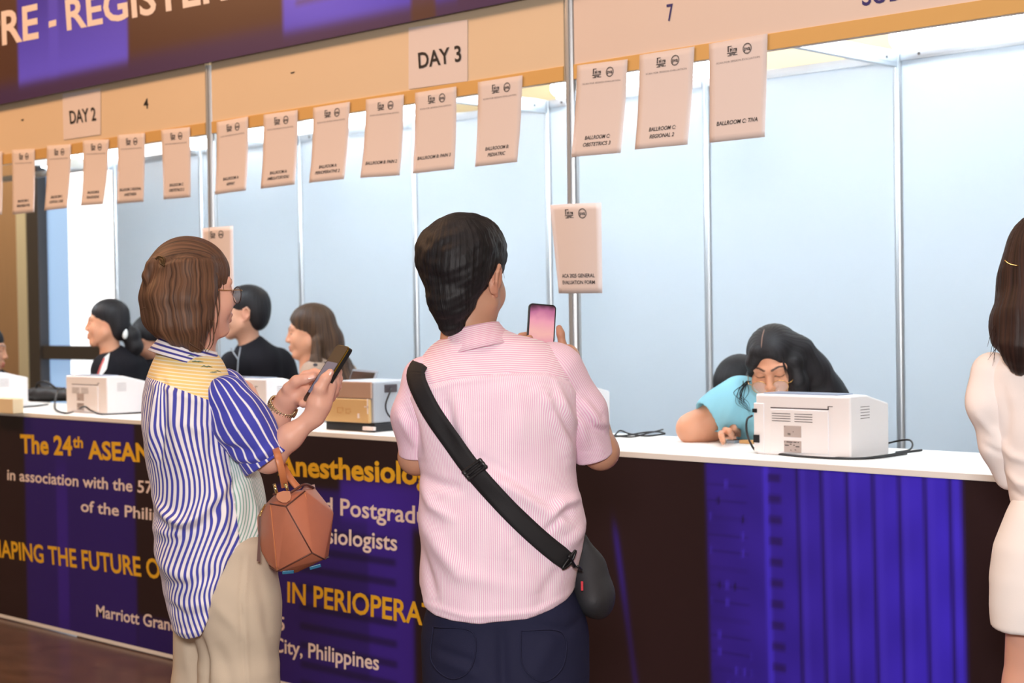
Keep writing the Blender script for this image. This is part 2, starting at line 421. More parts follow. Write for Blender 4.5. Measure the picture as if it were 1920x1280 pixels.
tag(box_obj('floor', (-14, -9, -0.1), (10, 6, 0.0), M_floor), kind='structure')
tag(box_obj('ceiling', (-14, -9, 4.7), (10, 6, 4.8), M_ceil), kind='structure')
bm = bmesh.new()
add_box(bm, (-14, 4.0, 0), (-8.72, 4.15, 4.7)); add_box(bm, (-3.0, 4.0, 0), (10, 4.15, 4.7), 0, 1); add_box(bm, (-8.72, 4.0, 3.3), (-3.0, 4.15, 4.7), 0, 1)
tag(bm_obj('wall_back', bm, [M_tanwall, M_cream]), kind='structure')
tag(box_obj('trim_1', (-8.72, 3.94, 0), (-8.54, 4.1, 3.3), M_cream), kind='structure')
tag(box_obj('wall_left', (-14.1, -9, 0), (-14, 4, 4.7), M_cream), kind='structure'); tag(box_obj('wall_right', (10, -9, 0), (10.1, 4, 4.7), M_cream), kind='structure')
w1 = tag(empty('window_1', (-5.8, 4.05, 0)), kind='structure')
bm = bmesh.new()
for lo, hi in (((-8.54, 3.95, 0), (-8.33, 4.15, 3.3)), ((-8.33, 3.97, 1.09), (-3.0, 4.13, 1.22)), ((-8.33, 3.97, 0), (-3.0, 4.13, 0.1)), ((-8.33, 3.97, 3.2), (-3.0, 4.13, 3.3)), ((-5.6, 3.97, 0), (-5.5, 4.13, 3.3))):
    add_box(bm, np.array(lo)-(-5.8, 4.05, 0), np.array(hi)-(-5.8, 4.05, 0))
bm_obj('window_frame', bm, M_bronze, w1)
bm = bmesh.new(); add_box(bm, np.array((-8.33, 4.05, 0.1))-(-5.8, 4.05, 0), np.array((-7.95, 4.07, 3.2))-(-5.8, 4.05, 0)); bm_obj('pane', bm, M_dayblue, w1)
bm = bmesh.new(); add_box(bm, np.array((-7.95, 4.05, 0.1))-(-5.8, 4.05, 0), np.array((-3.0, 4.07, 3.2))-(-5.8, 4.05, 0)); bm_obj('pane', bm, M_day, w1)

# ================================================================== BOOTHS
YB = 2.07
def post(x, y, h, label, group, z0=0.0):
    """eight-sided system post with grooves"""
    r = 0.021; pts = []
    for k in range(8):
        a = 2*math.pi*(k+0.5)/8
        for da, rr in ((-0.25, 1.0), (-0.07, 1.0), (-0.06, 0.72), (0.06, 0.72), (0.07, 1.0), (0.25, 1.0)):
            pts.append((r*rr*math.cos(a+da), r*rr*math.sin(a+da)))
    n = len(pts); h -= z0; V = [(p[0], p[1], 0) for p in pts]+[(p[0], p[1], h) for p in pts]
    Fc = [(i, (i+1) % n, n+(i+1) % n, n+i) for i in range(n)]+[tuple(reversed(range(n))), tuple(range(n, 2*n))]
    o = from_pydata('booth_post', V, Fc, M_alu, None, smooth=False); o.location = (x, y, z0)
    return tag(o, label, 'post', group)
post(0, 0, 2.51, 'slim aluminium post between the two left booth openings, behind the woman in stripes', 'front booth posts', 1.0228)
post(2, 0, 2.51, 'slim aluminium post in front, carrying the evaluation form sheet', 'front booth posts', 1.0228)
post(-2, 0, 2.51, 'aluminium front post beyond the left edge of the counter', 'front booth posts', 1.0228)
post(4, 0, 2.51, 'aluminium front post beyond the right edge of the counter', 'front booth posts', 1.0228)
blab = {-4: 'aluminium wall post at the left end of the booth back wall, beside the window', -3: 'aluminium wall post behind the front post nearest the woman in stripes',
        -2: 'aluminium wall post right behind the man in black', -1: 'aluminium wall post just left of the head of the man in pink',
        0: 'white aluminium wall post seen above the raised phone of the man in pink', 1: 'aluminium wall post behind the crouching dark haired person on the right',
        2: 'aluminium wall post right of the woman with glasses, under the beam joint', 3: 'aluminium wall post hidden past the right edge'}
for k, l in blab.items(): post(k, YB, 2.54, l, 'posts of the booth back wall')
plab = {-4: 'back wall panel furthest left, next to the bright window', -3: 'back wall panel behind the woman in stripes', -2: 'back wall panel behind the long haired woman in profile',
        -1: 'back wall panel behind the head of the man in pink', 0: 'back wall panel behind the hanging evaluation form', 1: 'greyish back wall panel behind the woman with glasses',
        2: 'bright blue white back wall panel at the right edge', 3: 'back wall panel past the right edge'}
for k, l in plab.items():
    tag(box_at('wall_panel', (k+0.02, YB-0.004, 0.03), (k+0.98, YB+0.004, 2.50), M_panel), 'white '+l, 'wall panel', 'white booth back wall panels')
def beam(x0, y0, x1, y1, z0, z1, label, group):
    L_ = math.hypot(x1-x0, y1-y0); bm = bmesh.new(); h = z1-z0
    add_box(bm, (0, -0.016, 0), (L_, 0.016, h), 0.002)
    add_box(bm, (0.01, -0.0185, h*0.25), (L_-0.01, 0.0185, h*0.75), 0.001)
    o = bm_obj('booth_beam', bm, M_alu); o.location = (x0, y0, z0); o.rotation_euler = (0, 0, math.atan2(y1-y0, x1-x0))
    # lock bolts at both ends
    for s in (0.09, L_-0.09):
        mb = MB(); mb.tube([(s, -0.021, h*0.5), (s, -0.0165, h*0.5)], 0.0065, 10); mb.build('bolt', M_bronze, o, False)
    return tag(o, label, 'beam', group)
beam(-6.0, YB, -4.02, YB, 2.50, 2.54, 'aluminium top beam over the window at the far left', 'top beams of the back wall')
for x0, lab in ((-4, 'aluminium top beam over the back wall left of the front post'), (-3, 'aluminium top beam over the wall behind the woman in stripes'), (-2, 'aluminium top beam of the back wall left of the long white lamp'), (-1, 'aluminium top beam of the back wall over the man in pink'),
                (0, 'aluminium top beam over the wall behind the evaluation form'), (1, 'brightly lit aluminium top beam over the woman with glasses'), (2, 'aluminium top beam under the big lit tube at upper right'), (3, 'aluminium top beam past the right edge')):
    beam(x0+0.02, YB, x0+0.98, YB, 2.50, 2.54, lab, 'top beams of the back wall')
for x0, lab in ((-4, 'aluminium cross beam joining the wall post beside the window'), (-2, 'aluminium cross beam running from the front to the wall at the man in black'), (0, 'aluminium cross beam running to the wall post above the raised phone'), (2, 'aluminium cross beam running to the wall post under the big lit tube')):
    beam(x0, 0.03, x0, YB-0.03, 2.475, 2.54, lab, 'cross beams between front and back')
flab = {-4: 'warm tinted white fascia board past the left edge', -2: 'warm tinted white fascia board over the left opening, with the DAY 2 card', 0: 'warm tinted white fascia board over the middle opening, with the DAY 3 card', 2: 'pink tinted white fascia board over the right opening, with the number 7'}
for x0, lab in flab.items():
    f = box_at('fascia_board', (x0+0.023, -0.012, 2.2275), (x0+1.977, 0.012, 2.545), M_fascia if x0 < 2 else M_fascia2)
    tag(f, lab, 'fascia board', 'fascia boards over the counter')
    b = f.location
    r = box_obj('rail', np.array((x0+0.023, -0.017, 2.2275))-np.array(b), np.array((x0+1.977, -0.0115, 2.2275+0.048))-np.array(b), M_rail, f, 0.001); r['label'] = 'aluminium bottom rail tinted tan like its warm reflection'
# lit tubes on top of the back wall, and unseen ones added behind the fascia to light the walls evenly
def lamp(x0, x1, y, z, label, s=1):
    t = empty('tube_lamp', ((x0+x1)/2, y, z)); tag(t, label, 'lamp', 'tube lamps of the booths')
    h = (x1-x0)/2
    bm = bmesh.new(); add_box(bm, (-h, min(0.012*s, 0.04*s), 0), (h, max(0.012*s, 0.04*s), 0.09), 0.003); bm_obj('housing', bm, M_lamphouse, t)
    mb = MB(); mb.tube([(-h+0.02, -0.012*s, 0.05), (h-0.02, -0.012*s, 0.05)], 0.036, 16); mb.build('diffuser', M_tube if s > 0 else M_tube_added, t)
    return t
lamp(1.98, 3.9, YB-0.02, 2.542, 'long glowing white tube lamp at upper right under the fascia')
lamp(0.06, 1.3, YB-0.02, 2.542, 'glowing white tube lamp behind the three right hand sheets')
lamp(-1.9, -0.7, YB-0.02, 2.542, 'glowing white tube lamp behind the PAIN sheets')
lamp(-3.1, -2.1, YB-0.02, 2.542, 'glowing white tube lamp behind the AIRWAY sheet')
lamp(-4.9, -3.75, YB-0.02, 2.542, 'glowing white tube lamp far left behind the hanging sheets')
for x0 in (-3.6, -1.6, 0.4, 2.4):
    lamp(x0, x0+1.2, 0.0525, 2.32, 'added unseen tube behind the fascia board, brightening the walls', -1)

# ------------------------------------------------------------------ decals on the fascia
def decal(name, s, bl, br, tl, m, parent, Y, bold=0.01, shear=0.0, lift=0.0015):
    P, Fc = fit_text(s, onY(*bl, Y), onY(*br, Y), onY(*tl, Y), bold=bold, shear=shear, lift=lift)
    return from_pydata(name, P-np.array(parent.location), Fc, m, parent, smooth=False)
def card(px4, label, s, bl, br, tl):
    P = [onY(*q, -0.016) for q in px4]; c = np.mean(P, 0)
    V = [p-c for p in P]+[p-c+np.array([0, 0.002, 0]) for p in P]
    o = from_pydata('day_card', V, [(3, 2, 1, 0), (4, 5, 6, 7), (0, 1, 5, 4), (1, 2, 6, 5), (2, 3, 7, 6), (3, 0, 4, 7)], M_paper, None, False); o.location = c
    tag(o, label, 'card', 'day cards on the fascia'); decal('lettering', s, bl, br, tl, M_ink, o, -0.016, 0.018, lift=0.002)
    return o
card([(766, 52), (876, 37), (876, 152), (766, 167)], 'white paper card reading DAY 3 taped to the fascia', 'DAY 3', (786, 128), (866, 114), (784, 98))
card([(117, 176), (188, 165), (188, 252), (119, 262)], 'white paper card reading DAY 2 taped to the fascia', 'DAY 2', (132, 232), (181, 225), (130, 207))
fas = {o.location[0]: o for o in COL.objects if o.name.startswith('fascia_board')}
F1, F2, F3 = fas[-1.0], fas[1.0], fas[3.0]
for o, s, bl, br, tl, m in ((F3, '7', (1252, 40), (1264, 38), (1250, 7), M_navy), (F3, 'SUB', (1617, 11), (1690, -1), (1615, -30), M_navy),
                            (F1, '4', (270, 204), (279, 203), (269, 184), M_ink), (F1, "'", (40, 232), (45, 231), (40, 224), M_ink), (F2, "'", (545, 143), (553, 141), (545, 136), M_ink)):
    decal('lettering', s, bl, br, tl, m, o, -0.012)

# ------------------------------------------------------------------ printed boards: artwork as colour per point
def art_board(name, x0, x1, z0, z1, Y, step, fn, thick, parent=None, loc=(0, 0, 0)):
    nx = int((x1-x0)/step)+1; nz = int((z1-z0)/step)+1
    xs = np.linspace(x0, x1, nx); zs = np.linspace(z0, z1, nz); X, Z = np.meshgrid(xs, zs, indexing='ij')
    V = np.stack([X.ravel(), np.full(X.size, Y), Z.ravel()], 1); I = np.arange(X.size).reshape(nx, nz)
    Fq = np.stack([I[:-1, :-1].ravel(), I[1:, :-1].ravel(), I[1:, 1:].ravel(), I[:-1, 1:].ravel()], 1)
    C = fn(V[:, 0], V[:, 2]); n = len(V)
    # back face
    Vb = np.array([(x0, Y+thick, z0), (x1, Y+thick, z0), (x1, Y+thick, z1), (x0, Y+thick, z1)]); V = np.concatenate([V, Vb]); C = np.concatenate([C, np.repeat([[0.02, 0.015, 0.02]], 4, 0)])
    c0, c1, c2, c3 = I[0, 0], I[-1, 0], I[-1, -1], I[0, -1]
    Fq = np.concatenate([Fq, [[n+1, n, n+3, n+2], [c0, n, n+1, c1], [c2, n+2, n+3, c3], [c1, n+1, n+2, c2], [c3, n+3, n, c0]]])
    o = np_obj(name, V-np.array(loc), Fq, M_print, parent, smooth=False); o.location = loc if parent is None else (0, 0, 0)
    set_col(o, C); return o
M_print = attr_mat('printed_vinyl', 'col', 0.38, 0.35)
lin = lambda r, g, b: np.array(srgb(r, g, b)[:3])
def band(x, a, b, s=0.01): return 1/(1+np.exp(-(x-a)/s*2))*1/(1+np.exp((x-b)/s*2))
def mixc(C, col, w): return C*(1-w[:, None])+col[None]*w[:, None]
XP = lambda px, py=1000: onY(px, py, -0.03)[0]
def counter_art(x, z):
    C = np.repeat([lin(44, 27, 30)], len(x), 0)
    C = C*(1+0.12*np.sin(x*3.1+z*2.0))[:, None]
    blue = lin(66, 40, 170); deep = lin(48, 30, 120); viv = lin(62, 46, 205)
    # towers of the printed skyline
    C = mixc(C, deep, band(x, XP(-300), XP(-60))*0.8)
    C = mixc(C, deep, band(x, XP(50), XP(255)))
    C = mixc(C, blue, band(x, XP(108), XP(128))*0.7*band(z, 0, 0.75, 0.1))
    C = mixc(C, deep*0.8, band(x, XP(255), XP(330))*band(z, -0.2, 0.16))
    w = band(x, XP(520), XP(775))*band(z, -0.5, 0.80)
    C = mixc(C, deep*1.05, w); C = mixc(C, blue, w*band(x, XP(690), XP(772))*0.6)
    C = mixc(C, blue, band(x, XP(640), XP(790))*band(z, 0.70, 0.85, 0.02))
    for zc in np.arange(0.02, 0.66, 0.075):
        C = mixc(C, lin(30, 20, 60), band(x, XP(560), XP(742))*band(z, zc, zc+0.028, 0.006)*0.75)
    # thin violet streak right of the man in pink
    xs = XP(1150, 1020)+(0.78-z)*0.16
    C = mixc(C, lin(60, 40, 160), band(x, xs, xs+0.016, 0.008)*band(z, -0.1, 0.78, 0.03)*(0.35+0.65*band(z, 0.55, 0.80, 0.1)))
    # big blue tower on the right
    sl = (0.9-z)*0.02
    a, b = XP(1325, 900)+sl, XP(1803, 900)+sl
    g = np.clip((x-a)/(b-a), 0, 1)
    tower = lin(54, 34, 150)[None]*(1-g[:, None])+lin(66, 48, 222)[None]*g[:, None]
    tower = tower*(1+0.10*np.sin(z*26+np.sin(x*7)*1.5)*np.sin(x*19))[:, None]
    wt = band(x, a, b, 0.006); C = C*(1-wt[:, None])+tower*wt[:, None]
    for px in (1495, 1540, 1588, 1637, 1686, 1734, 1781):
        xa = XP(px, 900)+sl; C = mixc(C, lin(36, 22, 84), band(x, xs*0+xa-0.004, xa+0.007, 0.004)*0.9)
        C = mixc(C, lin(84, 66, 235), band(x, xa+0.010, xa+0.03, 0.006)*0.3)
    xb = XP(1432, 900)+sl; C = mixc(C, lin(74, 56, 230), band(x, xb, xb+0.02, 0.005))
    xc = XP(1441, 900)+sl
    for zc in np.arange(0.03, 0.98, 0.062): C = mixc(C, lin(44, 26, 96), band(x, xc, xc+0.045, 0.004)*band(z, zc, zc+0.024, 0.004)*0.8)
    for zc in np.arange(0.02, 0.98, 0.051): C = mixc(C, lin(40, 24, 108), band(x, a, XP(1400, 900)+sl, 0.006)*band(z, zc, zc+0.006, 0.003)*0.6)
    cell = np.floor(x/0.03)*12.9898+np.floor(z/0.051)*78.233; h = np.sin(cell)*43758.5453; h = h-np.floor(h)
    fx = x/0.03-np.floor(x/0.03); fz = z/0.051-np.floor(z/0.051)
    C = mixc(C, lin(74, 54, 220), band(x, a+0.01, XP(1400, 900)+sl, 0.006)*(h > 0.86)*band(fx, 0.3, 0.7, 0.08)*band(fz, 0.25, 0.75, 0.08)*0.7)
    C = mixc(C, lin(30, 18, 60), band(x, a+0.01, XP(1400, 900)+sl, 0.006)*(h < 0.06)*band(fx, 0.35, 0.65, 0.08)*band(fz, 0.25, 0.7, 0.08)*0.8)
    return C
ctr = empty('reception_counter', (1.1, 0.2, 0)); tag(ctr, 'long white topped registration counter faced with a dark printed banner', 'counter')
CL = np.array(ctr.location)
X0, X1 = -2.6, 4.6
bm = bmesh.new(); add_box(bm, np.array((X0, -0.036, 1.004))-CL, np.array((X1, 0.53, 1.0227))-CL, 0.002); w_ = bm_obj('worktop', bm, M_white, ctr); w_['label'] = 'white worktop'
bm = bmesh.new()
for x in np.linspace(X0+0.02, X1-0.02, 6): add_box(bm, np.array((x-0.015, 0.02, 0.0))-CL, np.array((x+0.015, 0.5, 1.004))-CL)
bm_obj('support', bm, M_white, ctr)
ban = art_board('front_banner', X0, X1, 0.022, 1.0035, -0.032, 0.008, counter_art, 0.012, ctr, CL); ban['label'] = 'dark banner with blue towers and yellow lettering'
bm = bmesh.new(); add_box(bm, np.array((X0, -0.034, 0.006))-CL, np.array((X1, -0.02, 0.0218))-CL); bm_obj('bottom_edge', bm, M_white, ctr)
def ban_text(s, bl, br, tl, m, bold=0.012):
    P, Fc = fit_text(s, onY(*bl, -0.032), onY(*br, -0.032), onY(*tl, -0.032), bold=bold, lift=0.0012)
    from_pydata('lettering', P-CL, Fc, m, ban, smooth=False)
# (first letter bottom-left, last letter bottom-right, first letter cap-top) as printed along the board
ban_text('The 24', (39, 848), (136, 853), (38, 813), M_yellow, 0.03)
ban_text('th', (137, 838), (156, 839), (137, 817), M_yellow, 0.03)
ban_text('ASEAN', (166, 859), (284, 866), (164, 825), M_yellow, 0.03)
ban_text('Anesthesiologists', (522, 889), (880, 914), (521, 850), M_yellow, 0.03)
ban_text('in association with the 57', (14, 899), (287, 925), (14, 878), M_pinkwhite, 0.016)
ban_text('and Postgraduate', (572, 958), (856, 989), (572, 926), M_pinkwhite, 0.016)
ban_text('of the Philippine', (152, 958), (360, 984), (152, 936), M_pinkwhite, 0.016)
ban_text('esthesiologists', (540, 1009), (745, 1032), (540, 979), M_pinkwhite, 0.016)
ban_text('SHAPING THE FUTURE OF', (-26, 1040), (318, 1087), (-28, 1007), M_yellow, 0.02)
ban_text('ESTHESIA IN PERIOPERATIVE', (384, 1101), (880, 1186), (384, 1064), M_yellow, 0.02)
ban_text('Marriott Grand', (181, 1155), (332, 1184), (181, 1132), M_pinkwhite, 0.016)
ban_text('2025', (478, 1172), (534, 1182), (478, 1146), M_pinkwhite, 0.016)
ban_text('City, Philippines', (513, 1220), (711, 1256), (513, 1192), M_pinkwhite, 0.016)

# overhead banner
def over_art(x, z):
    C = np.repeat([lin(84, 56, 46)], len(x), 0)
    C = mixc(C, lin(62, 44, 108), band(z, 2.4, 2.60, 0.03)*0.7)
    vio = lin(72, 60, 220); hi = lin(100, 92, 255)
    xo = lambda px: onY(px, 100, -0.05)[0]
    a, b = xo(34), xo(240); g = np.clip((2.95-z)/0.33, 0, 1)
    w = band(x, a, b, 0.008)*band(z, 2.59, 4, 0.02); C = C*(1-w[:, None])+(vio[None]*(1-g[:, None])*0.8+hi[None]*g[:, None])*w[:, None]
    C = mixc(C, hi, band(x, xo(92), xo(110), 0.01)*band(z, 2.60, 4, 0.02)*0.5)
    a, b = xo(532), xo(860); w = band(x, a, b, 0.008)*band(z, 2.57, 4, 0.02)
    C = C*(1-w[:, None])+(vio[None]*0.9+(hi-vio)[None]*(0.5+0.5*np.sin(z*9+x*4))[:, None])*w[:, None]
    for zc in (2.66, 2.73, 2.80, 2.87): C = mixc(C, lin(96, 80, 150), band(x, xo(556), xo(630), 0.01)*band(z, zc, zc+0.025, 0.006)*0.8)
    C = mixc(C, lin(84, 56, 46), band(x, xo(772), xo(818), 0.006)*0.9)
    return C
ob = art_board('overhead_banner', -4.0, 4.0, 2.513, 3.35, -0.05, 0.012, over_art, 0.012, None, (0, -0.044, 2.513))
tag(ob, 'wide brown and violet banner reading PRE - REGISTE above the fascia boards', 'banner')
for s, bl, br, tl in (('PRE', (-28, 90), (73, 70), (-30, 27)), ('-', (92, 65), (106, 61), (92, 3)), ('REGISTERED', (126, 56), (528, -22), (122, -2))):
    P, Fc = fit_text(s, onY(*bl, -0.05), onY(*br, -0.05), onY(*tl, -0.05), bold=0.022, lift=0.0015)
    from_pydata('lettering', P-np.array(ob.location), Fc, M_pinkwhite, ob, smooth=False)

# ------------------------------------------------------------------ hanging notice sheets
def notice(px4, lines, label, group, curl=0.02, bend=0.0, header=True, Y=-0.022, wrap=False, order=0):
    A = [onY(*q, Y) for q in px4]; nu, nv = 9, 14; base = A[0]
    def S(u, v, off=0.0):
        p = (A[0]*(1-u)+A[1]*u)*(1-v)+(A[3]*(1-u)+A[2]*u)*v
        d = -curl*0.3*max(0, v-0.25)**2 - bend*math.sin(math.pi*u)*v
        if wrap: d += 0.010*(2*abs(u-0.45))**1.6
        return p+np.array([0, d-off, 0])-base
    V = [S(i/nu, j/nv) for i in range(nu+1) for j in range(nv+1)]
    Fc = [(i*(nv+1)+j, i*(nv+1)+j+1, (i+1)*(nv+1)+j+1, (i+1)*(nv+1)+j) for i in range(nu) for j in range(nv)]
    o = from_pydata('notice_sheet', V, Fc, M_paper); o.location = base
    o.modifiers.new('thickness', 'SOLIDIFY').thickness = 0.0004
    tag(o, label, 'notice', group)
    def put(s, u0, u1, v0, v1, m, name='lettering', bold=0.012, shear=0.0):
        T, F2_ = text_geo(s, 1.0, bold, shear); x0, x1 = T[:, 0].min(), T[:, 0].max()
        P = [S(u0+(t[0]-x0)/(x1-x0)*(u1-u0), v1+(v0-v1)*t[1]/0.73, 0.0012) for t in T]
        from_pydata(name, P, F2_, m, o, False)
    # emblems: a scribbled mark with bars, and a round seal
    mb = MB()
    def bar(u0, u1, v0, v1):
        q = [S(u0, v1, 0.0012), S(u1, v1, 0.0012), S(u1, v0, 0.0012), S(u0, v0, 0.0012)]; mb.add((q, [(0, 1, 2, 3)]))
    for a in ((.33, .35, .065, .12), (.33, .40, .06, .068), (.37, .385, .085, .12), (.40, .412, .08, .12), (.385, .405, .095, .103), (.43, .44, .09, .12), (.44, .47, .09, .097), (.455, .465, .097, .12), (.47, .49, .09, .12), (.32, .49, .126, .135), (.36, .46, .14, .148), (.33, .40, .152, .16), (.42, .50, .152, .158)): bar(*a)
    mb.build('emblem', M_ink, o, False)['label'] = 'small black scribbled emblem'
    mb = MB(); cu, cv, ru = 0.665, 0.112, 0.075; asp = np.linalg.norm(A[1]-A[0])/np.linalg.norm(A[3]-A[0]); n = 28
    for r0, r1 in ((0.86, 1.0), (0.74, 0.78)):
        q = []
        for k in range(n):
            a = 2*math.pi*k/n
            for r in (r0, r1): q.append(S(cu+ru*r*math.cos(a), cv+ru*r*math.sin(a)*asp, 0.0012))
        mb.add((q, [(2*k, 2*k+1, (2*k+3) % (2*n), (2*k+2) % (2*n)) for k in range(n)]))
    T, F2_ = text_geo('pva', 1.0, 0.02); x0, x1 = T[:, 0].min(), T[:, 0].max()
    mb.add(([S(cu-0.05+(t[0]-x0)/(x1-x0)*0.10, cv+0.018-0.045*t[1]/0.73, 0.0013) for t in T], F2_))
    mb.build('emblem', M_ink, o, False)['label'] = 'round black seal'
    if header: put('SCAN FOR SESSION EVALUATION', .13, .88, .203, .222, M_grey, bold=0.0)
    yy = [.80, .875] if len(lines) == 2 else [.815]
    for s, v in zip(lines, yy):
        wd = min(0.046*len(s), 0.80) if header else 0.72
        put(s, .5-wd/2, .5+wd/2, v-.02, v+.022, M_ink, bold=0.016, shear=0.18 if header else 0.0)
    return o
SH = [
 ([(-40, 290), (4, 283), (5, 402), (-37, 408)], ['BALLROOM B:', 'CARDIAC 2'], 'white notice sheet cut by the left edge of the picture', 0.03),
 ([(22, 281), (65, 279), (66, 398), (25, 402)], ['BALLROOM C:', 'PERIOPERATIVE'], 'white notice sheet hanging at far left, first whole sheet from the left edge', 0.03),
 ([(87.5, 273), (133, 270), (131, 390), (88.5, 395)], ['BALLROOM C:', 'CRITICAL CARE'], 'white notice sheet hanging second whole sheet from the left edge', 0.09),
 ([(155, 263), (204, 261), (200, 383), (158, 386)], ['BALLROOM B:', 'TRANSFUSIONS'], 'white curled notice sheet hanging just below the DAY 2 card', 0.11),
 ([(220, 253), (271.5, 249), (271, 378), (221, 382)], ['BALLROOM C: REGIONAL', 'ANESTHESIA'], 'white notice sheet hanging below the number 4, second left of the front post', 0.03),
 ([(302, 243.5), (356, 238), (359, 370), (308, 374)], ['BALLROOM C:', 'OBSTETRICS 2'], 'white notice sheet hanging nearest the front post on its left side', 0.03),
 ([(406, 229), (465, 218), (465.5, 357), (407, 365)], ['BALLROOM A:', 'AIRWAY'], 'white notice sheet captioned AIRWAY beside the front post', 0.07),
 ([(494, 215), (558, 206), (557, 346), (493, 354)], ['BALLROOM A:', 'AMBULATORY/DSU'], 'white notice sheet captioned AMBULATORY hanging from the tan rail', 0.07),
 ([(587, 202), (656, 190.6), (651, 336), (585, 343)], ['BALLROOM A:', 'PERIOPERATIVE 2'], 'white notice sheet captioned PERIOPERATIVE 2 hanging from the tan rail', 0.09),
 ([(686, 186.6), (757, 177), (755, 329), (681, 334)], ['BALLROOM B: PAIN 2'], 'white notice sheet captioned BALLROOM B: PAIN 2', 0.09),
 ([(778, 174), (855.5, 162), (856, 317), (778, 326)], ['BALLROOM B: PAIN 3'], 'white notice sheet captioned BALLROOM B: PAIN 3', 0.07),
 ([(896, 154), (979.6, 141), (974, 304), (895, 313)], ['BALLROOOM B:', 'PEDIATRIC'], 'white notice sheet captioned PEDIATRIC hanging from the tan rail', 0.07),
 ([(1082, 122.5), (1176.7, 111), (1169, 287), (1076, 295)], ['BALLROOM C:', 'OBSTETRICS 3'], 'white notice sheet captioned OBSTETRICS 3 right of the middle post', 0.08),
 ([(1199, 103), (1302, 87), (1294, 271.5), (1195, 281)], ['BALLROOM C:', 'REGIONAL 2'], 'white notice sheet captioned REGIONAL 2 hanging from the orange rail', 0.08),
 ([(1329, 82), (1439, 62.5), (1435.6, 257), (1332, 268)], ['BALLROOM C: TIVA'], 'white notice sheet captioned BALLROOM C: TIVA, rightmost of the hanging sheets', 0.03)]
for px4, ln, lab, cu in SH: notice(px4, ln, lab, 'notice sheets hanging from the fascia rail', cu)
notice([(1027.5, 384), (1123, 379.5), (1125, 549.5), (1044.5, 550)], ['ACA 2025 GENERAL', 'EVALUATION FORM'], 'white evaluation form sheet taped to the bare middle post', 'notice sheets on the posts', 0.0, header=False, Y=-0.0225, wrap=True)
notice([(375.5, 428), (432.6, 423), (434, 552), (379, 556)], ['ACA 2025 GENERAL', 'EVALUATION FORM'], 'white evaluation form sheet on the left post behind the striped woman', 'notice sheets on the posts', 0.0, header=False, Y=-0.0225, wrap=True)
# ================================================================== THINGS ON THE COUNTER
ZT = 1.0227
M_prn = mat('printer_white_plastic', srgb(236, 234, 236), 0.42, spec=0.4)
M_prntop = mat('printer_grey_lid', srgb(120, 130, 150), 0.4)
M_slot = mat('dark_slot', srgb(70, 62, 66), 0.6)
M_plate = mat('grey_rating_plate', srgb(176, 162, 156), 0.5)
M_black = mat('black_plastic', srgb(22, 21, 24), 0.4)
M_blackrubber = mat('black_rubber', srgb(18, 17, 20), 0.55)
M_tanpl = mat('tan_printer_plastic', srgb(206, 172, 120), 0.5)
M_brownpl = mat('brown_printer_lid', srgb(176, 146, 128), 0.5)
M_greypl = mat('grey_printer_plastic', srgb(168, 174, 182), 0.45)
M_carton = mat('pale_cardboard', srgb(238, 222, 186), 0.8)
M_kraft = mat('tan_card', srgb(196, 150, 96), 0.7)
M_glassdark = mat('dark_glass', srgb(16, 18, 24), 0.12, spec=0.7)
M_silver = mat('silver_plastic', srgb(150, 158, 168), 0.35, metal=0.3)
M_teal = mat('teal_paper', srgb(170, 200, 205), 0.7)
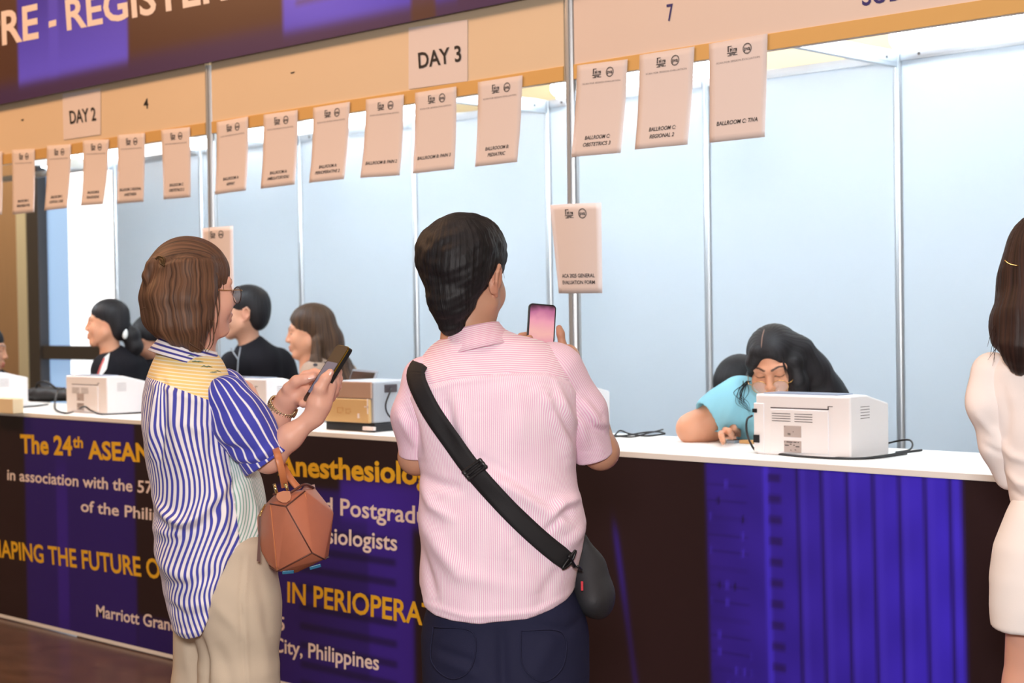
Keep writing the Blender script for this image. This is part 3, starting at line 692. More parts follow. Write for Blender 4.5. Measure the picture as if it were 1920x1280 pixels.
def printer(x, y, label, w=0.335, d=0.215, h=0.186, mats=None, cut=0.09, tray=True, back=True, plates=True):
    """laser printer seen from behind: its rear stands at y, its lid slopes down towards the user"""
    mw, mt = mats or (M_prn, M_prntop)
    t = empty('printer', (x, y, ZT)); tag(t, label, 'printer', 'printers on the counter')
    bm = bmesh.new()
    prof = [(0, 0.004), (0, h-0.002), (0.004, h), (d*0.42, h), (d, h-0.03), (d, 0.004), (d-0.004, 0), (0.004, 0)]
    vs = [[bm.verts.new((sx, p[0], p[1])) for p in prof] for sx in (0.0, w)]
    n = len(prof)
    for i in range(n): bm.faces.new((vs[0][i], vs[1][i], vs[1][(i+1) % n], vs[0][(i+1) % n]))
    bm.faces.new(vs[0]); bm.faces.new(list(reversed(vs[1])))
    bmesh.ops.recalc_face_normals(bm, faces=bm.faces)
    bmesh.ops.bevel(bm, geom=[e for e in bm.edges if e.calc_face_angle(0) > 0.5], offset=0.005, segments=2, affect='EDGES', profile=0.5)
    bm_obj('housing', bm, mw, t)
    bm = bmesh.new(); add_box(bm, (0.02, 0.012, h-0.0015), (w-0.05, d*0.45, h+0.0035), 0.002); bm_obj('lid', bm, mt, t)
    if back:
        bm = bmesh.new()
        add_box(bm, (0.055, -0.0035, 0.012), (w-0.075, 0.001, h-0.045), 0.0015); bm_obj('rear_door', bm, mw, t)
        mb = MB()
        mb.box((0.055, -0.0012, h-0.0425), (w-0.075, 0.0, h-0.0395)); mb.box((w-0.077, -0.0012, h-0.0425), (w-0.074, 0.0, h-0.031)); mb.box((w-0.077, -0.0012, h-0.033), (w-0.06, 0.0, h-0.031))
        mb.build('door_gap', M_slot, t, False)
        mb = MB()
        for r in range(4):
            zc = h-0.058-0.0075*r
            mb.box((0.062, -0.0043, zc-0.0009), (0.128, -0.0033, zc+0.0009)); mb.box((0.143, -0.0043, zc-0.0009), (0.206, -0.0033, zc+0.0009))
        mb.build('rear_vents', M_slot, t, False)
        mb = MB()
        for r in range(5): mb.box((w-0.001, 0.055, h-0.035-0.0085*r), (w+0.0006, 0.105, h-0.0335-0.0085*r))
        mb.build('side_vents', M_slot, t, False)
    if plates:
        for k, (z0, z1) in enumerate(((0.058, 0.092), (0.012, 0.047))):
            bm = bmesh.new(); add_box(bm, (0.105, -0.0048, z0), (0.166, -0.0034, z1)); p = bm_obj('rating_plate', bm, M_plate, t)
            mb = MB()
            if k == 0:
                for cx in (0.121, 0.126): mb.tube([(cx+0.0022*math.cos(a), -0.0052, 0.067+0.0028*math.sin(a)) for a in np.linspace(0, 6.28, 10)[:-1]], 0.0006, 4, closed=True)
                mb.box((0.1375, -0.0053, 0.073), (0.139, -0.0047, 0.076)); mb.box((0.107, -0.0053, 0.0885), (0.109, -0.0047, 0.0905))
            else:
                for (a, b, z) in ((0.107, 0.109, 0.043), (0.114, 0.136, 0.043), (0.139, 0.150, 0.043), (0.154, 0.158, 0.043), (0.108, 0.122, 0.033), (0.126, 0.132, 0.037), (0.139, 0.143, 0.034), (0.147, 0.160, 0.030), (0.128, 0.131, 0.0185), (0.143, 0.145, 0.02), (0.146, 0.148, 0.02)):
                    mb.box((a, -0.0053, z-0.0013), (b, -0.0047, z+0.0013))
            mb.build('plate_print', M_ink, p, False)
    return t
main = printer(2.632, 0.118, 'white laser printer with two grey plates, in front of the woman with glasses')
# ports and plugs on the left corner of the rear
bm = bmesh.new(); add_box(bm, (-0.007, -0.0025, 0.006), (0.03, 0.02, 0.158), 0.003); bm_obj('cable_bay', bm, M_prn, main)
bm = bmesh.new(); add_box(bm, (-0.010, -0.006, 0.128), (0.006, 0.01, 0.140), 0.001); bm_obj('plug', bm, M_black, main)['label'] = 'small black plug'
bm = bmesh.new(); add_box(bm, (-0.006, -0.008, 0.036), (0.014, 0.012, 0.060), 0.001); bm_obj('plug', bm, M_black, main)['label'] = 'black power plug'
p2 = printer(-1.385, 0.118, 'white printer left of the striped woman, its rear lit tan', w=0.36, h=0.176)
printer(-2.45, 0.10, 'white printer at the far left edge of the counter', w=0.36, h=0.176)
printer(-0.19, 0.13, 'white printer half hidden behind the forearms of the striped woman', w=0.36, h=0.186)
printer(1.42, 0.215, 'white printer peeking out behind the right sleeve of the man in pink', w=0.36, h=0.19)
# tan open-backed printer between the striped woman and the man
tp = empty('printer', (0.638, 0.058, ZT)); tag(tp, 'tan open backed printer with grey side and black base, between the two phone users', 'printer', 'printers on the counter')
bm = bmesh.new(); add_box(bm, (-0.004, 0.004, 0), (0.284, 0.25, 0.032), 0.003); bm_obj('base', bm, M_black, tp)
bm = bmesh.new(); add_box(bm, (0, 0.004, 0.034), (0.28, 0.25, 0.19), 0.006); bm_obj('housing', bm, M_greypl, tp)
bm = bmesh.new(); add_box(bm, (0.004, -0.012, 0.034), (0.27, 0.003, 0.125), 0.004); bm_obj('rear_panel', bm, M_tanpl, tp)
bm = bmesh.new(); add_box(bm, (0.0, -0.006, 0.127), (0.276, 0.0035, 0.191), 0.004); bm_obj('rear_lid', bm, M_brownpl, tp)
mb = MB()
for (a, b, z0, z1) in ((0.085, 0.12, 0.088, 0.091), (0.085, 0.088, 0.07, 0.09), (0.085, 0.11, 0.068, 0.071), (0.118, 0.121, 0.075, 0.09), (0.135, 0.165, 0.084, 0.087), (0.135, 0.138, 0.068, 0.087), (0.14, 0.16, 0.068, 0.071), (0.162, 0.165, 0.072, 0.08)): mb.box((a, -0.0135, z0), (b, -0.0118, z1))
mb.build('pressed_marks', M_kraft, tp, False)
mb = MB(); mb.box((0.262, -0.014, 0.07), (0.266, -0.011, 0.128)); mb.box((0.245, -0.014, 0.095), (0.266, -0.011, 0.099)); mb.box((0.205, -0.0135, 0.052), (0.216, -0.0118, 0.07)); mb.build('tape', M_paper, tp, False)
bm = bmesh.new(); add_box(bm, (0.279, 0.06, 0.148), (0.286, 0.12, 0.178), 0.001); bm_obj('socket', bm, M_slot, tp)
mb = MB(); mb.tube(spline([(0.290, 0.085, 0.163), (0.30, 0.07, 0.15), (0.296, 0.05, 0.10), (0.305, 0.06, 0.06), (0.33, 0.09, 0.035), (0.36, 0.11, 0.03), (0.42, 0.14, 0.004)]), 0.0035, 8); mb.build('power_cord', M_black, tp)
bm = bmesh.new(); add_box(bm, (0.24, -0.02, 0.008), (0.30, -0.004, 0.022), 0.002); bm_obj('usb_plug', bm, M_paper, tp)

def counter_cable(name, pts, r, label, group=None, lift=None):
    P = spline([np.array(p) for p in pts], 7); b = P[0].copy(); b[2] = ZT
    mb = MB(); mb.tube(P-b, r, 8); o = mb.build(name, M_blackrubber); o.location = b
    return tag(o, label, 'cable', group)
oz = lambda x, y, up=0.004: onZ(x, y, ZT)+np.array([0, 0, up])
def up_at(x, y, px0, py0):   # point over the counter at the depth of a counter point
    p = onZ(px0, py0, ZT); d = ray(x, y); t = ((p-CAM)@FWD)/(d@FWD); return CAM+d*t
counter_cable('power_cable', [up_at(1410, 779, 1410, 845), up_at(1401, 786, 1402, 847), up_at(1400, 808, 1402, 847), up_at(1408, 832, 1406, 848), oz(1420, 848), oz(1450, 852), oz(1520, 859), oz(1600, 862), oz(1650, 858), oz(1690, 851), oz(1728, 846)], 0.0035, 'black cable looping from the plug and along the front of the right hand printer', 'cables on the counter')
counter_cable('power_cable', [up_at(1424, 828, 1424, 848), up_at(1416, 838, 1416, 849), oz(1426, 845), oz(1470, 850), oz(1530, 856), oz(1590, 861.5), oz(1640, 861), oz(1700, 853)], 0.0028, 'second black cable lying beside the first under the right hand printer', 'cables on the counter')
counter_cable('power_cable', [oz(1664, 833), up_at(1690, 825, 1690, 838), up_at(1706, 825, 1708, 840), up_at(1711, 834, 1712, 843), oz(1704, 846), oz(1680, 850)], 0.003, 'black cable loop rising right of the right hand printer', 'cables on the counter')
counter_cable('power_cable', [oz(1150, 822), up_at(1162, 807, 1162, 818), oz(1180, 815), oz(1210, 819), oz(1240, 816), up_at(1246, 812, 1244, 817), oz(1232, 811), oz(1205, 813), oz(1175, 818), oz(1150, 820)], 0.003, 'tangled black cable on the counter right of the man in pink', 'cables on the counter')
counter_cable('power_cable', [oz(1150, 818), oz(1185, 821), up_at(1215, 812, 1215, 820), oz(1243, 807)], 0.0025, 'thin black cable crossing the tangle right of the man in pink', 'cables on the counter')
counter_cable('power_cable', [up_at(122, 727, 122, 766), up_at(108, 733, 110, 766), oz(103, 757), up_at(105, 768, 106, 772), oz(124, 776), oz(141, 772), up_at(158, 762, 158, 776), up_at(172, 770, 172, 777), oz(195, 778), oz(265, 775)], 0.0045, 'black cable draped in front of the left printer', 'cables on the counter')
counter_cable('power_cable', [oz(36, 765), oz(70, 762), oz(90, 759)], 0.004, 'short black cable beside the small pale box', 'cables on the counter')
# black soft bag and small box at the far left, flat things behind the striped woman
S = Solid(0.03)
c = onZ(92, 752, ZT)
for dx, dy, r in ((-0.14, 0.0, 0.045), (-0.05, 0.02, 0.055), (0.05, 0.03, 0.05), (0.14, 0.03, 0.04)): S.ell((dx, dy, 0.03), (r*1.6, r*1.4, r*0.95))
S.half((0, 0, 0.0), (0, 0, -1)); V, Fq = S.mesh(0.006, 2)
V = V+normals(V, Fq)*(vnoise(V, 30, 3)*0.003)[:, None]; V[:, 2] = np.maximum(V[:, 2], 0.0005)
o = np_obj('soft_bag', V, Fq, M_blackrubber); o.location = c; tag(o, 'black cloth bag lying on the counter left of the left printer', 'bag')
mb = MB(); mb.tube(spline([(-0.10, -0.02, 0.06), (-0.06, -0.03, 0.10), (0.02, -0.02, 0.105), (0.08, 0, 0.07)]), 0.006, 8); mb.build('handle', M_blackrubber, o)
o = box_at('small_box', onZ(-28, 772, ZT), onZ(-28, 772, ZT)+np.array([0.27, 0.055, 0.07]), M_carton, 0.002); tag(o, 'small pale cardboard box at the far left end of the counter', 'box')
def slab(name, c, w, d, h, rz, m, label, cat, tilt=0.0, bevel=0.003):
    o = box_at(name, (-w/2, -d/2, 0), (w/2, d/2, h), m, bevel); o.location = c; o.rotation_euler = (math.radians(tilt), 0, math.radians(rz)); return tag(o, label, cat)
# laptops whose lids stick up behind the printers
def laptop(c, rz, label):
    t = empty('laptop', c, math.radians(rz)); tag(t, label, 'laptop', 'laptops of the staff')
    bm = bmesh.new(); add_box(bm, (-0.16, -0.11, 0), (0.16, 0.11, 0.014), 0.003); bm_obj('base', bm, M_silver, t)
    bm = bmesh.new(); add_box(bm, (-0.16, -0.004, 0), (0.16, 0.004, 0.215), 0.003); s_ = bm_obj('lid', bm, M_silver, t); s_.location = (0, -0.11, 0.008); s_.rotation_euler = (math.radians(22), 0, 0)
    bm = bmesh.new(); add_box(bm, (-0.15, 0.0042, 0.01), (0.15, 0.005, 0.205)); s2 = bm_obj('screen', bm, M_glassdark, s_)
    return t
laptop((0.18, 0.425, ZT), 158, 'grey laptop in front of the man in black, lid edge above the printer')
laptop((-1.02, 0.425, ZT), 158, 'grey laptop in front of the woman with the ponytail')
slab('booklet', onZ(575, 785, ZT), 0.22, 0.15, 0.004, 18, M_teal, 'pale teal booklet lying on the counter behind the forearms of the striped woman', 'booklet')
counter_cable('pen', [oz(545, 786, 0.009), oz(575, 780, 0.009), oz(602, 772, 0.009)], 0.005, 'black pen lying over the pale teal booklet')['category'] = 'pen'
# things on the counter at the woman with glasses
slab('card_pack', onZ(1396, 832, ZT)+np.array([0.0, 0.02, 0]), 0.052, 0.03, 0.012, 4, M_kraft, 'tan card pack on the counter under the hand with the hair tie', 'card pack')
# ================================================================== PEOPLE: shared modelling
SK_W = lin(226, 172, 150); SK_M = lin(196, 146, 120); SK_G = lin(202, 146, 116); SK_D = lin(176, 124, 98)
M_skin = attr_mat('skin', 'col', 0.48, 0.35, sss=0.12, bump=0.03, bscale=500)
def hair_mat(name, c0, c1, fine=260.0, rough=0.56):
    m = mat(name, c0, rough, spec=0.3); nt = m.node_tree; b = nt.nodes['Principled BSDF']
    a = nd(nt, 'ShaderNodeAttribute', attribute_name='fab'); mp = nd(nt, 'ShaderNodeMapping'); mp.inputs['Scale'].default_value = (fine, 5, 1)
    nt.links.new(a.outputs['Vector'], mp.inputs[0])
    nz = nd(nt, 'ShaderNodeTexNoise'); nz.inputs['Scale'].default_value = 1.0; nz.inputs['Detail'].default_value = 5; nt.links.new(mp.outputs[0], nz.inputs['Vector'])
    mr = nd(nt, 'ShaderNodeMapRange'); mr.inputs[1].default_value = 0.3; mr.inputs[2].default_value = 0.7; nt.links.new(nz.outputs['Fac'], mr.inputs[0])
    mx = nd(nt, 'ShaderNodeMix', data_type='RGBA'); mx.inputs[6].default_value = c0; mx.inputs[7].default_value = c1
    nt.links.new(mr.outputs[0], mx.inputs[0]); nt.links.new(mx.outputs[2], b.inputs['Base Color'])
    bp = nd(nt, 'ShaderNodeBump'); bp.inputs['Strength'].default_value = 0.6; bp.inputs['Distance'].default_value = 0.002
    nt.links.new(nz.outputs['Fac'], bp.inputs['Height']); nt.links.new(bp.outputs[0], b.inputs['Normal'])
    return m
M_hblack = hair_mat('black_hair', srgb(10, 9, 11), srgb(33, 29, 32))
M_hdark = hair_mat('dark_brown_hair', srgb(26, 16, 14), srgb(66, 43, 36))
M_hbrown = hair_mat('brown_hair', srgb(50, 33, 25), srgb(122, 86, 63))
M_hmix = hair_mat('black_to_brown_hair', srgb(18, 13, 12), srgb(92, 64, 42))
M_cloth_black = mat('black_cloth', srgb(24, 23, 28), .85, spec=.15, bump=.15, bscale=500)

def head(S, c, R, f=1.0, ears=(1, 1), jaw=1.0):
    """head facing -y in its own frame, centre between the ears at eye level; R turns it"""
    S.push(R, c); p = lambda *v: np.array(v)*f
    S.ell(p(0, .016, .040), p(.0755, .094, .082), k=.01)
    S.ell(p(0, -.020, -.020), p(.064, .070, .088), k=.03*f)
    for s in (-1, 1):
        S.cone(p(s*.054, -.004, -.050), p(s*.020, -.066, -.096), .020*f, .017*f, k=.03*f)
        S.ell(p(s*.040, -.058, -.030), p(.026, .024, .030), k=.025*f)
        S.cone(p(s*.046, -.068, .028), p(s*.012, -.084, .026), .010*f, .009*f, k=.016*f)
    S.ell(p(0, -.072, -.098), p(.020, .017, .016), k=.02*f)
    for s in (-1, 1):
        S.ell(p(s*.032, -.094, .008), p(.019, .014, .012), op='s', k=.014*f)
        S.ell(p(s*.032, -.072, .008), p(.015, .0135, .0125), k=.005*f)
    S.cone(p(0, -.084, .018), p(0, -.104, -.024), .008*f, .0115*f, k=.012*f)
    for s in (-1, 1): S.ell(p(s*.012, -.096, -.029), p(.009, .010, .008), k=.007*f)
    S.ell(p(0, -.082, -.060), p(.028, .016, .020), k=.015*f)
    S.chain([p(-.024, -.083, -.062), p(-.008, -.0955, -.0575), p(.008, -.0955, -.0575), p(.024, -.083, -.062)], [.004*f, .0062*f, .0062*f, .004*f], k=.005*f)
    S.chain([p(-.022, -.084, -.065), p(0, -.0955, -.0715), p(.022, -.084, -.065)], [.004*f, .0075*f, .004*f], k=.005*f)
    S.cone(p(-.024, -.090, -.0648), p(.024, -.090, -.0648), .0016*f, op='s', k=.003*f)
    for s, on in zip((-1, 1), ears):
        if not on: continue
        e = rot(12, 0, s*16)
        S.ell(p(s*.0775, .016, -.004), p(.0085, .019, .031), e, k=.006*f)
        S.chain([p(s*.080, .000, -.006), p(s*.083, .006, .020), p(s*.087, .022, .028), p(s*.089, .034, .014), p(s*.087, .032, -.008), p(s*.081, .018, -.026), p(s*.077, .006, -.034)], [.0035*f, .0042*f, .0046*f, .0046*f, .0042*f, .0048*f, .0055*f], k=.003*f)
        S.ell(p(s*.092, .017, .002), p(.008, .010, .017), e, op='s', k=.005*f)
    S.T = None
    return lambda *v: np.array(c)+R@(np.array(v)*f)
def face_colour(V, base, c, R, f=1.0, lips=(168, 92, 88), brow=(46, 34, 30), lids=True, blush=0.0):
    """lips, brows and lashes are the person's own colouring"""
    C = np.repeat([base], len(V), 0); Q = (V-np.array(c))@R/f
    def blob(p, r, col, w=1.0):
        nonlocal C
        d = (((Q-np.array(p))/np.array(r))**2).sum(1); m = np.clip(1.35-d, 0, 1)*w; m = np.clip(m*2, 0, 1)*w
        C = C*(1-m[:, None])+lin(*col)[None]*m[:, None]
    blob((0, -.096, -.0575), (.021, .012, .0055), lips, .8); blob((0, -.096, -.071), (.018, .012, .006), lips, .8)
    for s in (-1, 1):
        for t in np.linspace(0, 1, 7):
            blob((s*(.014+.034*t), -.088+.016*t, .030+.006*math.sin(t*2.4)), (.006, .012, .0032*(1.15-.5*t)), brow, .85)
        for t in np.linspace(-1, 1, 7):
            blob((s*.032+.014*t, -.085+.004*abs(t), .0035-.0025*(1-t*t)), (.0035, .010, .0016), (34, 24, 22), .85)
    for s in (-1, 1): blob((s*.08, .016, -.004), (.018, .028, .036), tuple(np.clip(np.array([c_**(1/2.2)*255 for c_ in base])*np.array([1.04, .93, .92]), 0, 255)), .5)
    return C
def strands(V, N, apex, amp, n=46, seed=1, zrate=9.0):
    """ridges running from the crown outwards; returns displaced points and the along-strand coordinate"""
    d = V-np.array(apex); phi = np.arctan2(d[:, 0], -d[:, 1]); z = d[:, 2]; r = np.hypot(d[:, 0], d[:, 1])
    w = phi+0.10*vnoise(V, 14, seed)
    h = np.sin(w*n+0.8*vnoise(V, 10, seed+1))*0.5+np.sin(w*n*0.43+1.3)*0.6+np.sin(w*n*1.9+2.1+vnoise(V, 8, seed+2))*0.3
    fade = np.clip(r/0.05, 0.1, 1)
    V2 = V+N*(amp*h*fade)[:, None]
    return V2, np.stack([w*0.085, z+r*0.3], 1)
def hair_obj(S, parent, m, apex, amp=.0016, cell=.0035, n=46, seed=1, smooth=1, name='hair'):
    V, Fq = S.mesh(cell, smooth); N = normals(V, Fq); V, U = strands(V, N, apex, amp, n, seed)
    o = np_obj(name, V, Fq, m, parent); set_uv(o, U); return o
def locks(parent, paths, r0, m, name='hair_strands'):
    """loose tapering strands"""
    mb = MB(); U = []
    for i, P in enumerate(paths):
        P = spline(P, 6); r = r0*np.linspace(1, 0.15, len(P)); n0 = len(mb.V); mb.tube(P, r, 5)
        k = len(mb.V)-n0; U += [(i*0.37+0.01*(j % 5), j*0.004) for j in range(k)]
    o = mb.build(name, m, parent); set_uv(o, U); return o
def folds(V, N, items, gain=1.0):
    """cloth folds: (polyline of local points, height, width) pushed along the surface on the side seen"""
    D = np.zeros(len(V)); face = np.clip(0.35-N[:, 1]*1.2, 0, 1)
    Q = V[:, [0, 2]]
    for pts, amp, w in items:
        P2 = [np.array((p[0], p[2])) for p in pts]; d = np.full(len(V), 9.0); tt = np.zeros(len(V))
        for i in range(len(P2)-1):
            di, t = seg_dist(Q, P2[i], P2[i+1]); m = di < d; d[m] = di[m]; tt[m] = (i+t[m])/(len(P2)-1)
        D += amp*np.exp(-(d/w)**2)*np.sin(np.clip(tt, 0.04, 0.96)*math.pi)**0.5
    return V+N*(D*face*gain)[:, None]
def ellipse_arc(x, y, cx, cy, a, b):
    t = np.arctan2((x-cx)/a, -(y-cy)/b); g = np.linspace(-math.pi, math.pi, 721)
    s = np.sqrt((a*np.cos(g))**2+(b*np.sin(g))**2); A = np.concatenate([[0], np.cumsum((s[1:]+s[:-1])/2*(g[1]-g[0]))]); A -= A[360]
    return np.interp(t, g, A)
def collar_ring(name, parent, c, rt, rb, drop, R, m, open_deg=28, flare=0.0, thick=0.0035, stand=0.02, front_rot=0.0):
    """folded shirt collar: stand, fold line, outer fall. Open towards -y of its own frame (turned by R)"""
    n = 56; rings = []
    for i in range(n+1):
        a = math.radians(-180+open_deg/2+(360-open_deg)*i/n)  # 0 is the nape (+y)
        s, co = math.sin(a), math.cos(a); fr = (1-co)/2   # 0 nape .. 1 front
        prof = [(rt[0]*.96, rt[1]*.96, -stand), (rt[0]*.98, rt[1]*.98, -.004), (rt[0], rt[1], .001), (rt[0]*1.03, rt[1]*1.03, .0015), (rt[0]*1.06, rt[1]*1.06, -.003),
                (rt[0]*.5+rb[0]*.5, rt[1]*.5+rb[1]*.5, -drop*.5), (rb[0]+flare*fr, rb[1]+flare*fr, -drop*(1+.45*fr**3)), (rb[0]-.002+flare*fr, rb[1]-.002+flare*fr, -drop*(1+.45*fr**3)-.001)]
        rings.append([np.array(c)+R@np.array((s*q[0], co*q[1], q[2])) for q in prof])
    k = len(rings[0]); V = [p for r in rings for p in r]; Fc = [(i*k+j, i*k+j+1, (i+1)*k+j+1, (i+1)*k+j) for i in range(n) for j in range(k-1)]
    o = from_pydata(name, V, Fc, m, parent)
    U = []
    for i in range(n+1):
        L_ = 0
        for j in range(k):
            if j: L_ += np.linalg.norm(rings[i][j]-rings[i][j-1])
            U.append((i*0.0082, L_))
    set_uv(o, U); md = o.modifiers.new('cloth', 'SOLIDIFY'); md.thickness = 0.0016; md.offset = 0
    return o
def sleeve_uv(V, pts):
    """(round the arm, along the arm)"""
    gx = np.array(pts[-1])-np.array(pts[0]); gx /= np.linalg.norm(gx); best = np.full(len(V), 9.0); al = np.zeros(len(V)); an = np.zeros(len(V)); acc = 0
    for i in range(len(pts)-1):
        A, B = np.array(pts[i]), np.array(pts[i+1]); ab = B-A; Ln = np.linalg.norm(ab); ax = ab/Ln
        d, t = seg_dist(V, A, B); tt = ((V-A)@ax)/Ln
        up = np.cross(gx, (0, 1.0, 0)); up /= np.linalg.norm(up); sd = np.cross(gx, up)
        q = V-A-np.outer(np.clip(tt, 0, 1)*Ln, ax); ang = np.arctan2(q@up, q@sd)
        m = d < best; best[m] = d[m]; al[m] = acc+tt[m]*Ln; an[m] = ang[m]; acc += Ln
    return an, al
def nails(parent, items, m):
    for c, n, t, w in items:
        c = np.array(c); n = np.array(n, float)/np.linalg.norm(n); t = np.array(t, float)/np.linalg.norm(t); b = np.cross(n, t)
        V = []; Fc = []
        for i in range(7):
            for j in range(5):
                u = (i/6-.5)*2; v = (j/4-.5)*2
                V.append(c+t*u*w*.62*1.25+b*v*w*.5*math.sqrt(max(0.05, 1-0.55*u*u))+n*(0.0012-0.0022*v*v))
        for i in range(6):
            for j in range(4): Fc.append((i*5+j, i*5+j+1, (i+1)*5+j+1, (i+1)*5+j))
        o = from_pydata('fingernail', V, Fc, m, parent); o.modifiers.new('t', 'SOLIDIFY').thickness = 0.0008
M_nail = mat('fingernail', srgb(236, 186, 170), 0.25, spec=0.5)
def shoes(fr, parent, spots, m, L_=.26, w=.045):
    for x, y, ang in spots:
        S = Solid(.02); R = rot(0, 0, ang); S.push(R, (x, y, 0))
        S.cone((0, .06, .045), (0, -.10, .035), .04, .036); S.cone((0, .05, .05), (0, .03, .10), .038, .042); S.cone((0, -.10, .03), (0, -.16, .026), .036, .026); S.T = None
        S.half((0, 0, 0.0), (0, 0, -1)); V, Fq = S.mesh(.007, 1); V[:, 2] = np.maximum(V[:, 2], 0); np_obj('shoe', V, Fq, m, parent)
def slope_line(fr, pts):
    """height z as a function of local x from a pixel polyline"""
    P = np.array([fr.L(*p) for p in pts]); o = np.argsort(P[:, 0]); P = P[o]
    return lambda x: np.interp(x, P[:, 0], P[:, 2])

def snap(V, cell, line, axis=2):
    """let the mesh follow a sewn seam exactly"""
    t = line(V[:, 0] if axis == 2 else V[:, 2]); m = np.abs(V[:, axis]-t) < cell*.62; V[m, axis] = t[m]; return V
# ================================================================== THE MAN IN THE PINK STRIPED SHIRT
def pink_man():
    fr = Frame(930, 3.55); L = fr.L
    # ---------------- body: head, neck, trunk, arms, hands in one skin
    S = Solid(.012); hc = L(874, 522, .01); R = rot(4, 0, 155)@rot(0, -3, 0)
    hp = head(S, hc, R, 1.03)
    nb = L(872, 640, .0)
    S.cone(hc+np.array((0, .0, -.05)), nb, .050, .050, k=.03); S.cone(hp(0, -.02, -.07), nb+np.array((.01, .02, 0)), .042, .048, k=.03)
    S.cone(nb, L(905, 730, .01), .050, .075, k=.02); S.cone(L(840, 735, .0), L(1010, 735, .02), .05, .05, k=.03); S.cone(L(915, 720), L(930, 1000), .10, .11, k=.05); S.cone(L(930, 1000), L(940, 1150), .11, .12, k=.05)
    re, rw = L(1126, 846, .08), L(1064, 668, .40); S.chain([L(1040, 712, .03), re], [.045, .040], k=.03); S.chain([re, L(1106, 770, .20), rw], [.038, .036, .026], k=.02)
    le, lw = L(781, 856, .05), L(945, 668, .40); S.chain([L(808, 715, .0), le], [.045, .039], k=.03); S.chain([le, L(850, 770, .24), lw], [.037, .035, .026], k=.02)
    # phone pose (held up in front of him, screen towards him)
    ph_c = L(1014, 626, .50); a = np.array((.075, .10, .99)); a /= np.linalg.norm(a); b = np.array((.96, .26, -.08)); b -= a*(a@b); b /= np.linalg.norm(b); n = np.cross(a, b)
    if n[1] > 0: n = -n
    P = lambda u, v, w: ph_c+b*u+a*v+n*w     # w > 0 towards the viewer
    # right hand: palm right of the phone, thumb on its right edge, fingers behind
    S.ell(P(.058, -.062, -.014), (.030, .024, .044), np.stack([n, b, a], 1), k=.014); S.cone(rw, P(.058, -.07, -.012), .025, .024, k=.02)
    for v, dv, r in ((-.030, .0, .0088), (-.047, -.002, .0092), (-.064, -.002, .0088), (-.080, -.003, .0076)):
        S.chain([P(.060, v, -.020), P(.046, v+.004, -.034), P(.020, v+.006, -.030), P(.002, v+.006, -.020)], [r*1.1, r, r*.95, r*.85], k=.005)
    S.chain([P(.064, -.056, .002), P(.056, -.026, .010), P(.049, .004, .011), P(.045, .018, .009)], [.0125, .0105, .0095, .0085], k=.008)
    # left hand: mirrored, lower, thumb tip at the lower left corner
    S.ell(P(-.060, -.075, -.012), (.030, .024, .044), np.stack([n, b, a], 1), k=.014); S.cone(lw, P(-.060, -.085, -.01), .025, .024, k=.02)
    for v, r in ((-.040, .0088), (-.057, .0092), (-.074, .0088), (-.090, .0076)):
        S.chain([P(-.062, v, -.020), P(-.048, v+.004, -.034), P(-.024, v+.006, -.030), P(-.006, v+.006, -.020)], [r*1.1, r, r*.95, r*.85], k=.005)
    S.chain([P(-.074, -.066, .002), P(-.058, -.040, .012), P(-.042, -.022, .013), P(-.032, -.014, .012)], [.0125, .0110, .0100, .0088], k=.008)
    S.chain([P(-.082, -.070, -.002), P(-.066, -.030, -.004), P(-.048, -.010, -.012), P(-.036, -.004, -.016)], [.012, .0100, .0092, .0082], k=.006)
    V, Fq = S.mesh(.0030, 1)
    body = np_obj('person', V, Fq, M_skin); fr.place(body); set_col(body, face_colour(V, SK_M, hc, R, 1.03))
    tag(body, 'person with short black hair in a pink striped shirt, seen from behind, raising a phone', 'person')
    # ---------------- hair
    S = Solid(.02); S.push(R, hc)
    S.ell((0, .020, .052), (.090, .108, .096)); S.ell((0, .058, .022), (.082, .072, .080)); S.ell((0, .066, -.035), (.058, .045, .056)); S.ell((.010, -.03, .085), (.078, .080, .052)); S.ell((.044, .030, .050), (.055, .075, .070))
    S.cone((.0, .066, -.070), (.0, .058, -.104), .042, .030, k=.03)
    # open the face, clear the ears
    S.ell((0, -.125, -.045), (.085, .088, .105), op='s', k=.012)
    for s in (-1, 1): S.ell((s*.098, .004, -.020), (.034, .030, .040), op='s', k=.008); S.ell((s*.085, -.03, -.07), (.045, .06, .060), op='s', k=.01)
    S.T = None
    V, Fq = S.mesh(.0032, 1); N = normals(V, Fq)
    V = V+N*(vnoise(V, 45, 5)*.0020+vnoise(V, 110, 6)*.0013)[:, None]; V, U = strands(V, N, hc+R@np.array((.02, .05, .14)), .0007, 90, 3)
    h = np_obj('hair', V, Fq, M_hblack, body); set_uv(h, U)
    r_ = np.random.default_rng(4); paths = []
    for px, py, qx, qy in ((835, 440, 783, 468), (842, 436, 790, 452), (850, 432, 800, 440), (828, 446, 778, 480), (860, 430, 815, 434), (820, 455, 776, 492), (845, 440, 795, 462), (905, 440, 932, 462), (925, 470, 944, 500), (880, 428, 850, 424), (938, 500, 946, 522)):
        A, B = L(px, py, .02+r_.normal()*.02), L(qx, qy, .02+r_.normal()*.02); Mi = (A+B)/2+np.array((0, 0, .010)); paths.append([A, Mi, B])
    locks(body, paths, .0014, M_hblack, 'hair_strands')
    # ---------------- shirt
    S = Solid(.02)
    T = [(618, 850, 930, .040), (630, 836, 968, .060), (641, 820, 1022, .074), (655, 806, 1046, .086), (680, 780, 1070, .105), (705, 762, 1084, .120), (735, 756, 1090, .130), (780, 760, 1088, .134), (840, 778, 1080, .134), (880, 787, 1078, .134), (920, 786, 1085, .138), (960, 786, 1097, .142), (985, 786, 1102, .144), (1030, 786, 1094, .144), (1065, 785, 1084, .144), (1095, 785, 1080, .145), (1160, 787, 1078, .145)]
    rows = []
